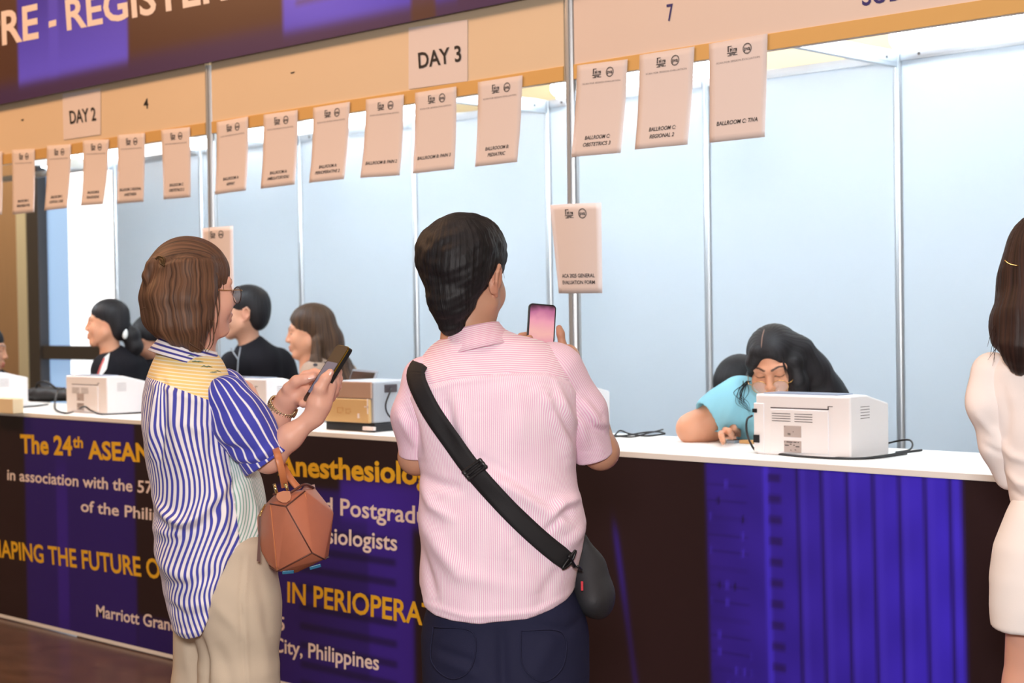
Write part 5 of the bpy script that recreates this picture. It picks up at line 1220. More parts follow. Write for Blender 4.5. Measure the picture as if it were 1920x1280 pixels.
    S = Solid(.03); S.chain(pts, [.050, .059, .0545]); e = pts[-1]; dr = pts[-1]-pts[-2]; dr /= np.linalg.norm(dr); S.half(e, dr, k=.004); S.cone(e-dr*.03, e+dr*.05, .046, .050, op='s', k=.003)
    V2, F2 = S.mesh(.0038, 2); N2 = normals(V2, F2)
    V2 = folds(V2, N2, [(lp((392, 790), (410, 815), (440, 830)), .009, .010), (lp((395, 805), (425, 830), (470, 835)), -.010, .010), (lp((430, 850), (470, 850), (505, 830)), .008, .010), (lp((440, 870), (475, 868), (512, 850)), -.006, .007), (lp((455, 730), (475, 765), (500, 800)), .006, .010), (lp((400, 760), (430, 770), (470, 775)), -.004, .012)])
    V2 = V2+N2*(vnoise(V2, 30, 22)*.002)[:, None]
    an, al = sleeve_uv(V2, pts); sl = np_obj('sleeve', V2, F2, ms, sh); set_uv(sl, np.stack([an*.062+.05*np.sin(al*9)*.1, al], 1)); sl['label'] = 'deep blue sleeve with thin white stripes'
    S = Solid(.004); S.cone(e-dr*.022, e+dr*.006, .0565, .0575); S.cone(e-dr*.06, e+dr*.05, .0475, .050, op='s'); S.half(e+dr*.008, dr, k=.003); S.half(e-dr*.026, -dr, k=.003)
    V2, F2 = S.mesh(.0036, 1); N2 = normals(V2, F2); V2 = V2+N2*(vnoise(V2, 45, 23)*.0016)[:, None]; an, al = sleeve_uv(V2, [e-dr*.03, e+dr*.02]); cf = np_obj('cuff', V2, F2, ms, sh); set_uv(cf, np.stack([an*.058+.011, al], 1))
    # far sleeve, mostly hidden
    pts = [L(420, 735, .10), L(462, 800, .09), L(482, 824, .07)]; S = Solid(.03); S.chain(pts, [.056, .056, .048]); V2, F2 = S.mesh(.005, 2); an, al = sleeve_uv(V2, pts); f2 = np_obj('sleeve', V2, F2, ms, sh); set_uv(f2, np.stack([an*.055, al], 1))
    mc = stripe_mat('collar_stripe', srgb(248, 240, 242), srgb(70, 66, 150), .0125, .42, 1, .06)
    collar_ring('collar', sh, L(354, 646, .02), (.062, .064), (.084, .082), .036, rot(0, 18, 0)@rot(0, 0, 105), mc, flare=.012, open_deg=40)
    # ---------------- beige trousers
    M_khaki = mat('beige_twill', srgb(206, 188, 166), .85, spec=.15, var=.05, vscale=14, bump=.2, bscale=800)
    S = Solid(.05); x0 = L(425, 1010)[0]
    S.loft([(L(0, 1245)[2], L(424, 0)[0], .03, .080, .120), (L(0, 1200)[2], L(421, 0)[0], .03, .100, .145), (L(0, 1150)[2], L(416, 0)[0], .03, .109, .155), (L(0, 1100)[2], L(408, 0)[0], .03, .112, .158), (L(0, 1030)[2], L(412, 0)[0], .03, .108, .150), (L(0, 1004)[2], L(405, 0)[0], .03, .088, .125), (L(0, 975)[2], L(400, 0)[0], .03, .075, .11)])
    S.chain([L(447, 1130, -.055), L(448, 1290, -.05), np.array((L(450, 0)[0], -.04, .10))], [.080, .080, .075], k=.05)
    S.chain([L(382, 1150, .10), L(380, 1290, .11), np.array((L(380, 0)[0], .12, .10))], [.070, .068, .070], k=.025)
    S.half((0, 0, .04), (0, 0, -1))
    V2, F2 = S.mesh(.005, 2); N2 = normals(V2, F2)
    V2 = folds(V2, N2, [(lp((372, 1175), (382, 1220), (384, 1290)), -.014, .010), (lp((455, 1030), (448, 1100), (452, 1200), (458, 1290)), -.0035, .004), (lp((462, 1030), (455, 1100), (459, 1200), (466, 1290)), .003, .005), (lp((400, 1110), (440, 1150), (455, 1180)), .006, .014), (lp((398, 1180), (420, 1220), (440, 1290)), -.006, .016), (lp((470, 1120), (490, 1180), (500, 1260)), .005, .014), (lp((480, 1060), (495, 1120), (498, 1180)), -.004, .012), (lp((345, 1200), (352, 1250), (360, 1290)), .004, .012)])
    tr = np_obj('trousers', V2, F2, M_khaki, body); tr['label'] = 'beige wide trousers'
    shoes(fr, body, [(L(448, 0)[0]+.02, -.04, 100), (L(380, 0)[0]+.02, .12, 115)], M_black)
    # ---------------- bracelet watch
    ax = wr2-el2; ax /= np.linalg.norm(ax); c = L(528, 763, .008); s1 = np.cross(ax, (0, 1, 0)); s1 /= np.linalg.norm(s1); s2 = np.cross(ax, s1)
    M_gs = mat('gold_and_steel_links', srgb(196, 176, 140), .22, metal=.95); w = empty('bracelet_watch'); w.parent = body
    mb = MB()
    for k in range(30):
        t = 2*math.pi*k/30; rad = s1*math.cos(t)+s2*math.sin(t); tg = -s1*math.sin(t)+s2*math.cos(t)
        for j in (-1, 0, 1):
            p = c+rad*.0305+ax*j*.0048; mb.sphere(p, .0031, 0, 8, 5)
    mb.build('bracelet', M_gs, w)
    p = c+(-s2*.2-s1*.98)*.033; mb = MB(); t0 = -(s2*.2+s1*.98); mb.tube([p-t0*.003, p+t0*.003], .0115, 20); mb.build('watch_case', M_gs, w, False)
    # ---------------- phone
    ph = empty('smartphone'); ph.matrix_world = Matrix.Translation(Vector(fr.W(pc))) @ Matrix.Rotation(fr.angle, 4, 'Z') @ Matrix(((b[0], -n[0], a[0], 0), (b[1], -n[1], a[1], 0), (b[2], -n[2], a[2], 0), (0, 0, 0, 1)))
    tag(ph, 'black phone with a gold edge held by the woman in stripes', 'phone')
    M_gedge = mat('gold_edge', srgb(190, 160, 60), .2, metal=.9)
    M_scr2 = mat('dim_phone_screen', srgb(24, 22, 28), .3, spec=.15, emit=srgb(150, 146, 170), estr=.45)
    M_bez = mat('phone_front_glass', srgb(14, 13, 16), .3, spec=.2)
    def rb(lo, hi, r, nm, m):
        bm = bmesh.new(); add_box(bm, lo, hi, 0); th = hi[1]-lo[1]
        es = [e_ for e_ in bm.edges if abs(abs((e_.verts[0].co-e_.verts[1].co).y)-th) < 1e-5 and abs((e_.verts[0].co-e_.verts[1].co).x) < 1e-6 and abs((e_.verts[0].co-e_.verts[1].co).z) < 1e-6]
        bmesh.ops.bevel(bm, geom=es, offset=r, segments=5, affect='EDGES', profile=0.5); return bm_obj(nm, bm, m, ph)
    striped_woman.rb = rb
    rb((-.037, -.001, -.074), (.037, .008, .074), .010, 'case', M_black); rb((-.0372, -.0035, -.0742), (.0372, -.001, .0742), .010, 'edge', M_gedge); rb((-.0365, -.0042, -.0735), (.0365, -.0035, .0735), .010, 'bezel', M_bez); rb((-.032, -.0046, -.052), (.032, -.0042, .030), .004, 'screen', M_scr2)
    rb((-.034, .008, .030), (.004, .0125, .070), .008, 'camera_bump', M_black)
    # ---------------- leather handbag hanging from the elbow
    hb = empty('handbag'); fr.place(hb); tag(hb, 'tan leather angular handbag hanging from the elbow of the striped woman', 'handbag')
    M_lea = mat('tan_leather', srgb(186, 112, 84), .45, spec=.4, var=.05, vscale=60, bump=.22, bscale=1100); M_seam = mat('dark_brown_edge', srgb(92, 50, 38), .5); M_thr = mat('orange_thread', srgb(222, 140, 84), .7); M_hw = mat('gold_hardware', srgb(226, 196, 130), .2, metal=.95); M_tab = mat('tan_leather_tab', srgb(198, 120, 76), .42)
    D = lambda x, y, dy: L(x, y, -.125+dy)
    K = dict(A=D(506, 944, -.030), B=D(536, 949, -.062), C=D(572, 920, -.035), Dd=D(519, 1071, -.040), E=D(585, 1036, -.072), Ff=D(608, 1048, -.040), H=D(489, 954, .02), J=D(490, 1034, .02), J2=D(505, 1060, .0), G=D(626, 960, .02), G2=D(616, 1044, .02), H2=D(479, 974, .06), T1=D(516, 926, .04), T2=D(590, 914, .04), Bk1=D(500, 950, .12), Bk2=D(612, 950, .12), Bk3=D(505, 1052, .12), Bk4=D(606, 1040, .12), Bm=D(555, 1074, .03))
    bm = bmesh.new()
    for v in K.values(): bm.verts.new(v)
    bmesh.ops.convex_hull(bm, input=bm.verts); bmesh.ops.recalc_face_normals(bm, faces=bm.faces)
    bmesh.ops.bevel(bm, geom=[e_ for e_ in bm.edges if e_.calc_face_angle(0) > .12], offset=.004, segments=3, affect='EDGES', profile=.5); bdy = bm_obj('bag_body', bm, M_lea, hb, smooth=True)
    md = bdy.modifiers.new('n', 'WEIGHTED_NORMAL') if False else None
    out = lambda p: p+np.array((0, -.0012, 0))
    def seam(nm, ps, r, m):
        mb = MB()
        for x, y in ps: mb.tube([out(K[x]), out(K[x]*.5+K[y]*.5), out(K[y])], r, 6)
        return mb.build(nm, m, hb)
    seam('edge_piping', [('A', 'B'), ('B', 'C'), ('B', 'E'), ('E', 'Dd'), ('E', 'Ff'), ('Dd', 'J2'), ('Ff', 'G2')], .0016, M_seam)
    mb = MB(); off = lambda p, q, s: (p+np.array((s, -.002, 0)), q+np.array((s, -.002, 0)))
    for x, y, s in (('A', 'Dd', .001), ('C', 'Ff', -.002)): p, q = off(K[x], K[y], s); mb.tube([p, (p+q)/2, q], .0007, 5)
    mb.build('stitching', M_thr, hb)
    # flat handle over the forearm
    hpth = spline([D(534, 912, -.035), D(530, 890, -.060), D(522, 858, -.062), D(517, 842, -.030), D(516, 838, .03), D(520, 850, .09), D(540, 890, .11), D(560, 916, .09)], 8)
    t_ = []; wv = np.array((.0095, 0, 0.0016)); Vh = []; nn = len(hpth)
    for i, p in enumerate(hpth):
        tg = hpth[min(i+1, nn-1)]-hpth[max(i-1, 0)]; tg /= np.linalg.norm(tg); sd = np.array((1.0, .25, .15)); sd -= tg*(sd@tg); sd /= np.linalg.norm(sd); nm_ = np.cross(tg, sd)
        for (u_, v_) in ((-1, -1), (-.8, -1.5), (0, -1.7), (.8, -1.5), (1, -1), (1, 1), (.8, 1.5), (0, 1.7), (-.8, 1.5), (-1, 1)): Vh.append(p+sd*u_*.0078+nm_*v_*.0016)
    k = 10; Fh = [(i*k+j, i*k+(j+1) % k, (i+1)*k+(j+1) % k, (i+1)*k+j) for i in range(nn-1) for j in range(k)]
    from_pydata('handle', Vh, Fh, M_tab, hb)
    Vt = []; ring = [(519, 924), (518, 932), (522, 938), (530, 942), (537, 942), (544, 937), (546, 930), (543, 920), (531, 920)]
    c0 = np.mean([D(x, y, -.062) for x, y in ring], 0)
    Vt = [D(x, y, -.066) for x, y in ring]+[D(x, y, -.052) for x, y in ring]; m_ = len(ring)
    from_pydata('handle_tab', Vt, [tuple(range(m_)), tuple(reversed(range(m_, 2*m_)))]+[(i, m_+i, m_+(i+1) % m_, (i+1) % m_) for i in range(m_)], M_tab, hb, False)
    for (x0_, y0_, x1_, y1_) in ((514, 907, 519, 924), (534, 906, 540, 919)):
        mb = MB(); mb.tube([D(x0_, y0_, -.062), D((x0_+x1_)/2, (y0_+y1_)/2, -.066), D(x1_, y1_, -.066)], .0034, 10); mb.build('handle_ring', M_hw, hb)
    mb = MB(); mb.tube(spline([D(512, 926, -.02), D(540, 925, -.03), D(570, 908, -.01), D(588, 914, .03)], 5), .003, 6); mb.build('zip', M_seam, hb)
    mb = MB(); mb.tube(spline([D(497, 946, -.01), D(491, 958, -.03), D(487, 968, -.035)], 5), .0022, 8); mb.build('zip_ring', M_hw, hb)
    Vz = [D(x, y, -.035+d_) for d_ in (0, .003) for x, y in ((484.5, 968), (489, 968), (488, 1010), (488.5, 1054), (481.5, 1051), (484, 1010))]
    from_pydata('zip_pull', Vz, [(0, 1, 2, 5), (5, 2, 3, 4), (6, 11, 8, 7), (11, 10, 9, 8), (0, 5, 11, 6), (5, 4, 10, 11), (1, 7, 8, 2), (2, 8, 9, 3), (3, 9, 10, 4), (0, 6, 7, 1)], M_seam, hb, False)
    M_cy = mat('blue_foot', srgb(28, 100, 135), .3); 
    for x, y, rz in ((540, 1072, -2), (591, 1062, -14)):
        bm = bmesh.new(); add_box(bm, (-.0125, -.004, -.0035), (.0125, .004, .0035), .001); f_ = bm_obj('bag_foot', bm, M_cy, hb); f_.location = D(x, y, -.03); f_.rotation_euler = (0, math.radians(rz), 0); f_['label'] = 'small blue foot'
    mb = MB(); Q = [D(570, 912, .03), D(590, 908, .05), D(593, 925, .06), D(560, 930, .05)]; mb.add((Q+[q+np.array((0, .004, 0)) for q in Q], [(0, 1, 2, 3), (7, 6, 5, 4), (0, 4, 5, 1), (1, 5, 6, 2), (2, 6, 7, 3), (3, 7, 4, 0)])); mb.build('flap', mat('pale_pink_leather', srgb(206, 170, 160), .5), hb, False)
striped_woman()
# ================================================================== THE STAFF BEHIND THE COUNTER
def staff(px, depth, hpx, hpy, turn, label, skin, F=.98, hdy=0.0, tilt=(0, 0), neck=(4, 66), group=None, brow=(40, 30, 28), lips=(170, 100, 96), ears=(1, 1), hands=None, cell=.0040, lean=0.0):
    """standing figure cut from one skin: head, neck, chest; clothes and hair are added by the caller"""
    Solid.HF = F; fr = Frame(px, depth); L = fr.L; hc = L(hpx, hpy, hdy); R = rot(0, 0, turn)@rot(tilt[0], tilt[1], 0)
    S = Solid(.012); hp = head(S, hc, R, F, ears)
    nb = hc+np.array((neck[0]*.001, .01, -neck[1]*.0028)); S.cone(hp(0, .012, -.05), nb, .047, .050, k=.03); S.cone(hp(0, -.012, -.070), nb+np.array((0, -.01, 0)), .035, .042, k=.02)
    m_ = nb+np.array((.0, .02+lean*.62, -.20)); S.cone(nb, m_, .052, .085, k=.03); S.cone(m_, np.array((nb[0], nb[1]+.02+lean, .95)), .085, .085, k=.03)
    if hands: hands(S, L)
    V, Fq = S.mesh(cell, 1); body = np_obj('person', V, Fq, M_skin); fr.place(body); set_col(body, face_colour(V, skin, hc, R, F, lips, brow)); tag(body, label, 'person', group)
    return fr, body, hc, R, hp, nb
def garment(body, name, parts, m, cell=.007, noise=.003, seed=31, cutz=None, k=.04, fl=None, label=None, sub=()):
    S = Solid(k)
    for p in parts: S.chain(p[0], p[1])
    for p in sub: S.cone(p[0], p[1], p[2], p[3], op='s', k=.006)
    if cutz is not None: S.half((0, 0, cutz), (0, 0, -1))
    V, Fq = S.mesh(cell, 2); N = normals(V, Fq)
    if fl: V = folds(V, N, fl)
    V = V+N*(vnoise(V, 22, seed)*noise)[:, None]; o = np_obj(name, V, Fq, m, body); set_uv(o, V[:, [0, 2]])
    if label: o['label'] = label
    return o, V
def lower(fr, body, x, y, m=None, w=.08):
    m = m or M_cloth_black
    garment(body, 'trousers', [([np.array((x, y, 1.0)), np.array((x, y, .86))], [.13, .15]), ([np.array((x-w, y, .84)), np.array((x-w, y, .08))], [.085, .06]), ([np.array((x+w, y, .84)), np.array((x+w, y, .08))], [.085, .06])], m, .012, .0, cutz=.045)
    shoes(fr, body, [(x-w, y, 200), (x+w, y, 160)], M_black)

# ---- man in the black zip jacket, in profile
fr, b, hc, R, hp, nb = staff(465, 7.85, 459, 588, -98, 'person with cropped black hair in a black zip jacket, in profile behind the counter', SK_M, 1.06, ears=(1, 1), neck=(26, 64))
L = fr.L; S = Solid(.02); S.push(R, hc, Solid.HF); S.ell((0, .018, .050), (.084, .102, .086)); S.ell((0, .058, .010), (.078, .062, .080)); S.ell((0, .060, -.032), (.058, .040, .046))
S.ell((0, -.125, -.040), (.085, .078, .112), op='s', k=.01)
for s in (-1, 1): S.ell((s*.098, -.010, -.024), (.040, .036, .048), op='s', k=.008); S.ell((s*.09, -.05, -.06), (.05, .05, .07), op='s', k=.01)
S.T = None; hair_obj(S, b, M_hblack, hp(0, .04, .13), .0006, .004, 80, 11)
jk, JV = garment(b, 'jacket', [([L(442, 690, -.06), L(518, 690, .08)], [.078, .085]), ([L(482, 690, .02), L(488, 850, .04)], [.135, .15]), ([L(436, 690, -.10), L(430, 760, -.08), L(424, 830, -.06)], [.070, .062, .05]), ([L(522, 688, .08), L(552, 760, .08), L(560, 850, -.02)], [.082, .070, .06]), ([nb+np.array((.012, .01, -.06)), nb+np.array((.004, .006, .012))], [.085, .072])],
    M_cloth_black, .006, .003, 33, fl=[([L(500, 700), L(520, 730), L(525, 760)], .006, .02), ([L(450, 700), L(470, 740), L(480, 780)], -.006, .02)], sub=[(nb+np.array((-.012, 0, 0)), hp(0, 0, -.04), .055, .06)])
mb = MB()
def onto(V, p, off=.002, rad=.03):
    d = np.hypot(V[:, 0]-p[0], V[:, 2]-p[2]); m = d < rad; return np.array((p[0], (V[m, 1].min() if m.any() else p[1])-off, p[2]))
mb.tube([onto(JV, L(434, 652)), onto(JV, L(440, 662)), onto(JV, L(447, 672)), onto(JV, L(446, 690)), onto(JV, L(444, 708))], .0035, 6); mb.tube([onto(JV, L(451, 650)), onto(JV, L(449, 662)), onto(JV, L(447, 672))], .003, 6); mb.build('zipper', M_silver, jk)
lower(fr, b, L(486, 800)[0], .05)

# ---- long haired woman in profile, patterned top
fr, b, hc, R, hp, nb = staff(598, 7.42, 580, 623, -97, 'person with long black to brown hair in profile, patterned top, left of the pink shirt', SK_G, 1.0, tilt=(6, 0), neck=(10, 60), ears=(1, 0))
L = fr.L; S = Solid(.02); S.push(R, hc, Solid.HF); S.ell((0, .020, .048), (.086, .106, .088)); S.ell((0, .06, .0), (.082, .070, .095)); S.T = None
S.chain([L(592, 612, .0), L(612, 640, .0), L(624, 680, -.01), L(640, 720, -.02), L(650, 770, -.02)], [.060, .075, .070, .062, .05], k=.03)
S.chain([L(594, 640, -.085), L(592, 680, -.10), L(588, 715, -.10)], [.022, .028, .020], k=.02)
S.chain([L(612, 640, .05), L(640, 690, .05), L(664, 716, .03)], [.05, .05, .03], k=.03)
S.push(R, hc, Solid.HF); S.ell((0, -.150, -.032), (.105, .125, .112), op='s', k=.012); S.ell((-.07, -.06, -.01), (.06, .06, .065), op='s', k=.02); S.ell((-.10, .008, -.006), (.030, .026, .034), op='s', k=.008); S.T = None
hair_obj(S, b, M_hmix, hp(0, .03, .14), .0009, .0042, 64, 12)
M_dots = mat('tan_dotted_cloth', srgb(150, 128, 112), .85); nt = M_dots.node_tree; vo = nd(nt, 'ShaderNodeTexVoronoi'); vo.inputs['Scale'].default_value = 22; tc = nd(nt, 'ShaderNodeTexCoord'); nt.links.new(tc.outputs['Object'], vo.inputs['Vector'])
cr = nd(nt, 'ShaderNodeValToRGB'); cr.color_ramp.interpolation = 'CONSTANT'; cr.color_ramp.elements[0].color = srgb(40, 38, 46); cr.color_ramp.elements[1].color = srgb(158, 136, 120); cr.color_ramp.elements[1].position = .24; nt.links.new(vo.outputs['Distance'], cr.inputs[0]); nt.links.new(cr.outputs[0], nt.nodes['Principled BSDF'].inputs['Base Color'])
garment(b, 'top', [([L(588, 700, -.09), L(640, 702, .10)], [.062, .066]), ([L(612, 705, .0), L(615, 850, .02)], [.10, .12]), ([L(592, 705, -.11), L(586, 780, -.10), L(582, 830, -.08)], [.052, .046, .036]), ([L(646, 705, .10), L(662, 790, .08)], [.055, .045])], M_dots, .006, .002, 34)
lower(fr, b, L(612, 800)[0], .03, w=.07)

# ---- woman with the ponytail, black blazer
fr, b, hc, R, hp, nb = staff(212, 8.52, 200, 607, -97, 'person with black ponytail in a black blazer, in profile near the bright window', SK_G, 1.01, neck=(20, 62), ears=(1, 0))
L = fr.L; S = Solid(.02); S.push(R, hc, Solid.HF); S.ell((0, .020, .048), (.082, .102, .086)); S.ell((0, .062, -.005), (.076, .058, .086)); S.ell((0, -.150, -.030), (.105, .118, .112), op='s', k=.012); S.ell((-.07, -.06, .0), (.06, .06, .065), op='s', k=.02)
S.ell((-.10, .004, -.012), (.034, .028, .036), op='s', k=.008); S.ell((-.088, -.045, -.06), (.05, .05, .06), op='s', k=.01); S.T = None
S.chain([L(226, 612, .02), L(246, 628, .0), L(252, 650, .0), L(248, 672, .0)], [.030, .046, .044, .020], k=.02)
hair_obj(S, b, M_hblack, hp(0, .05, .12), .0006, .0045, 64, 13)
mb = MB(); mb.sphere(L(234, 625, -.052), (.016, .016, .030)); mb.build('hair_tie', M_white, b)
bz, BV = garment(b, 'blazer', [([L(200, 690, -.06), L(250, 690, .09)], [.072, .074]), ([L(226, 690, .02), L(230, 860, .04)], [.115, .13]), ([L(196, 695, -.08), L(192, 770, -.08), L(190, 820, -.06)], [.064, .055, .045]), ([L(252, 690, .09), L(268, 780, .06)], [.066, .055]), ([nb+np.array((.02, .01, -.04)), nb+np.array((.012, .01, .0))], [.075, .060])], M_cloth_black, .0065, .003, 35, sub=[(nb+np.array((-.012, -.01, 0)), hp(0, 0, -.04), .05, .06), (L(199, 662, -.14), L(192, 690, -.20), .022, .014)])
Q = [(206, 660), (196, 668), (186, 700), (190, 703), (200, 690)]
V_ = [onto(BV, L(*q), .004, .05) for q in Q]+[onto(BV, L(*q), -.002, .05) for q in Q]
from_pydata('shirt_front', V_, [(0, 1, 2, 3, 4), (9, 8, 7, 6, 5)]+[(i, 5+i, 5+(i+1) % 5, (i+1) % 5) for i in range(5)], M_white, bz, False)
mb = MB(); mb.tube([onto(BV, L(196, 670), .008, .05), onto(BV, L(189, 685), .008, .05), onto(BV, L(183, 703), .008, .05)], .0045, 6); mb.build('lanyard', mat('red_white_lanyard', srgb(200, 90, 90), .6), bz)
lower(fr, b, L(226, 800)[0], .04, w=.07)

# ---- dark haired person mostly hidden behind the striped woman
fr, b, hc, R, hp, nb = staff(282, 8.8, 282, 640, -60, 'person with black hair and black top, head lowered, half hidden by the striped shirt', SK_D, 1.10, tilt=(22, 0), neck=(6, 58))
L = fr.L; S = Solid(.02); S.push(R, hc, Solid.HF); S.ell((0, .020, .046), (.086, .102, .088)); S.ell((0, .06, .0), (.078, .058, .085)); S.ell((0, -.125, -.050), (.088, .078, .112), op='s', k=.012); S.T = None
hair_obj(S, b, M_hblack, hp(0, .05, .12), .0006, .005, 60, 14)
garment(b, 'top', [([L(262, 705, -.05), L(318, 705, .08)], [.08, .08]), ([L(290, 705, .02), L(292, 860, .04)], [.13, .14]), ([L(258, 705, -.07), L(256, 780, -.08)], [.068, .055])], M_cloth_black, .007, .003, 36)
lower(fr, b, L(290, 800)[0], .04)

# ---- person cut by the left edge
fr, b, hc, R, hp, nb = staff(-30, 9.3, -26, 655, 80, 'person in black at the far left edge, only part of the face in view', SK_G, 1.12, tilt=(10, 0), neck=(-6, 60), lips=(190, 70, 80))
L = fr.L; S = Solid(.02); S.push(R, hc, Solid.HF); S.ell((0, .020, .046), (.086, .102, .088)); S.ell((0, .06, .0), (.078, .058, .085)); S.ell((0, -.125, -.050), (.088, .078, .112), op='s', k=.012); S.T = None
hair_obj(S, b, M_hblack, hp(0, .05, .12), .0006, .005, 60, 15)
garment(b, 'top', [([L(-60, 725, -.05), L(8, 722, .06)], [.075, .072]), ([L(-28, 720, .02), L(-28, 860, .04)], [.13, .14])], M_cloth_black, .007, .003, 37)
lower(fr, b, L(-28, 800)[0], .04)

# ---- person bent down behind the woman with glasses
fr, b, hc, R, hp, nb = staff(1384, 6.1, 1386, 733, -35, 'person with black hair bent low behind the left shoulder of the woman with glasses', SK_M, 1.0, tilt=(48, 8), neck=(6, 52))
L = fr.L; S = Solid(.02); S.push(R, hc, Solid.HF); S.ell((0, .020, .046), (.088, .104, .090)); S.ell((0, .06, .0), (.080, .058, .085)); S.ell((0, -.125, -.050), (.088, .078, .112), op='s', k=.012); S.T = None
hair_obj(S, b, M_hblack, hp(0, .05, .12), .0006, .0045, 60, 16)
garment(b, 'top', [([nb+np.array((-.13, .06, -.08)), nb+np.array((.13, .08, -.08))], [.07, .07]), ([nb+np.array((0, .08, -.08)), np.array((nb[0], nb[1]+.22, .92))], [.12, .14])], M_cloth_black, .007, .003, 38)
lower(fr, b, nb[0], nb[1]+.22)

# ================================================================== THE WOMAN WITH GLASSES LEANING ON THE COUNTER
def glasses_woman():
    box = {}
    C = lambda px, py, h: onZ(px, py, ZT+h)
    def hands(S, L):
        fr = Frame(1452, 5.3); q = lambda px, py, h: fr.inv(C(px, py, h))
        sh, el, wr = L(1352, 770, .06), q(1297, 803, .045), q(1341, 808, .034)
        S.chain([sh, el], [.052, .047], k=.03); S.chain([el, (el+wr)/2+np.array((0, 0, .004)), wr], [.046, .042, .028], k=.03)
        pk = q(1362, 801, .046); S.cone(wr, q(1352, 806, .034), .026, .026, k=.02); S.ell((wr+pk)/2+np.array((.012, 0, .0)), (.050, .040, .024), rot(0, 6, 0), k=.018)
        for pts, r in (((( 1368, 795, .054), (1385, 795, .054), (1395, 805, .036), (1401, 817, .016)), .0104), (((1364, 801, .050), (1375, 801, .054), (1383, 808, .036), (1386, 815, .022)), .0100), (((1360, 806, .046), (1366, 808, .048), (1371, 814, .034), (1372, 820, .022)), .0096), (((1352, 812, .038), (1353, 818, .036), (1355, 825, .024), (1356, 830, .012)), .0086)):
            S.chain([q(*p) for p in pts], [r*1.2, r*1.06, r*.95, r*.82], k=.006)
        S.chain([q(1350, 802, .030), q(1368, 808, .026), q(1382, 814, .020)], [.014, .011, .009], k=.01)
        box['wr'] = wr; box['el'] = el
    fr, b, hc, R, hp, nb = staff(1452, 5.3, 1452, 684, -13, 'person with long black hair and round glasses in pale blue, leaning on the counter', SK_G, 1.02, tilt=(27, -3), neck=(16, 50), hands=hands, lips=(178, 108, 100), ears=(0, 0), cell=.0028, lean=.40)
    L = fr.L
    S = Solid(.016); S.push(R, hc, Solid.HF); S.ell((0, .020, .042), (.087, .104, .084)); S.ell((0, .06, .0), (.086, .068, .090))
    S.ell((0, -.122, -.030), (.068, .090, .108), op='s', k=.014); S.T = None
    S.chain([L(1416, 660, -.075), L(1409, 680, -.07), L(1408, 700, -.03)], [.020, .016, .012], k=.02)
    S.chain([L(1478, 650, -.035), L(1490, 680, -.055), L(1496, 715, -.055), L(1498, 750, -.04), L(1500, 790, -.03)], [.014, .022, .028, .030, .024], k=.03)
    S.chain([L(1498, 660, .0), L(1520, 700, .03), L(1545, 738, .05), L(1566, 770, .05), L(1578, 800, .05)], [.055, .065, .060, .050, .03], k=.03)
    S.chain([L(1510, 690, .06), L(1548, 732, .09), L(1572, 745, .08)], [.06, .055, .035], k=.03)
    S.chain([L(1412, 700, .05), L(1404, 730, .03), L(1404, 765, -.01), L(1408, 790, -.01)], [.022, .024, .018, .010], k=.02)
    o = hair_obj(S, b, M_hblack, hp(-.004, -.03, .14), .0007, .0032, 80, 17)
    # the parting shows scalp
    mb = MB(); mb.tube(spline([hp(-.010, -.083, .108), hp(-.008, -.055, .133), hp(-.006, -.02, .1425)], 5), [.0006]+[.0022]*9+[.0006], 6); p_ = mb.build('parting', mat('scalp', srgb(120, 92, 80), .6), b)
    paths = []
    rr_ = np.random.default_rng(3)
    for k in range(12): a_ = rr_.normal(size=4)*3; paths.append([L(1402+a_[0], 714, -.02), L(1388+a_[1]*1.6, 734+a_[2], -.05), L(1392+a_[2]*2, 756+a_[3], -.06), L(1408+a_[3], 772+a_[0], -.05)])
    for k in range(5): paths.append([L(1466, 668+k, -.125), L(1470+k, 690, -.13), L(1476+k*2, 712+k*3, -.115)])
    locks(b, paths, .0016, M_hblack, 'hair_strands')
    g = striped_woman.glasses(b, hp, 1.02, striped_woman.gold, striped_woman.gold, drop=-.018, rr=.0245, rim_r=.0011); g['label'] = 'thin rose gold round eyeglasses'
    M_blue = mat('pale_blue_knit', srgb(134, 190, 206), .85, spec=.15, bump=.25, bscale=260, stretch=(1, .05, 1))
    sh, SV = garment(b, 'shirt', [([L(1388, 752, .03), L(1520, 765, .12)], [.072, .078]), ([L(1450, 770, .07), L(1455, 850, .20), np.array((L(1455, 0)[0], .46, .93))], [.12, .13, .14]), ([L(1386, 748, .03), L(1352, 765, .03), L(1336, 775, .03)], [.070, .064, .060]), ([L(1530, 762, .12), L(1545, 830, .12)], [.07, .055])], M_blue, .005, .002, 41, fl=[([L(1380, 740), L(1370, 770), L(1360, 800)], .005, .012), ([L(1400, 740), L(1395, 780), L(1390, 820)], -.006, .014), ([L(1352, 745), L(1345, 770), L(1342, 790)], -.004, .01)], sub=[(L(1338, 778, .03), L(1310, 790, .0), .052, .056)])
    lower(fr, b, L(1455, 0)[0], .48)
    mb = MB(); ax = box['wr']-box['el']; ax /= np.linalg.norm(ax); s1 = np.cross(ax, (0, 0, 1)); s1 /= np.linalg.norm(s1); s2 = np.cross(ax, s1); c = box['wr']-ax*.008
    mb.tube([c+(s1*math.cos(t)+s2*math.sin(t))*.0315 for t in np.linspace(0, 2*math.pi, 25)[:-1]], .0035, 8, closed=True); mb.build('hair_tie', M_black, b)['label'] = 'thin black hair tie worn on the wrist'
    q = onZ(1372, 831, ZT); ph = empty('smartphone', q, math.radians(4)); tag(ph, 'grey phone lying on the counter under the fingers of the woman with glasses', 'phone')
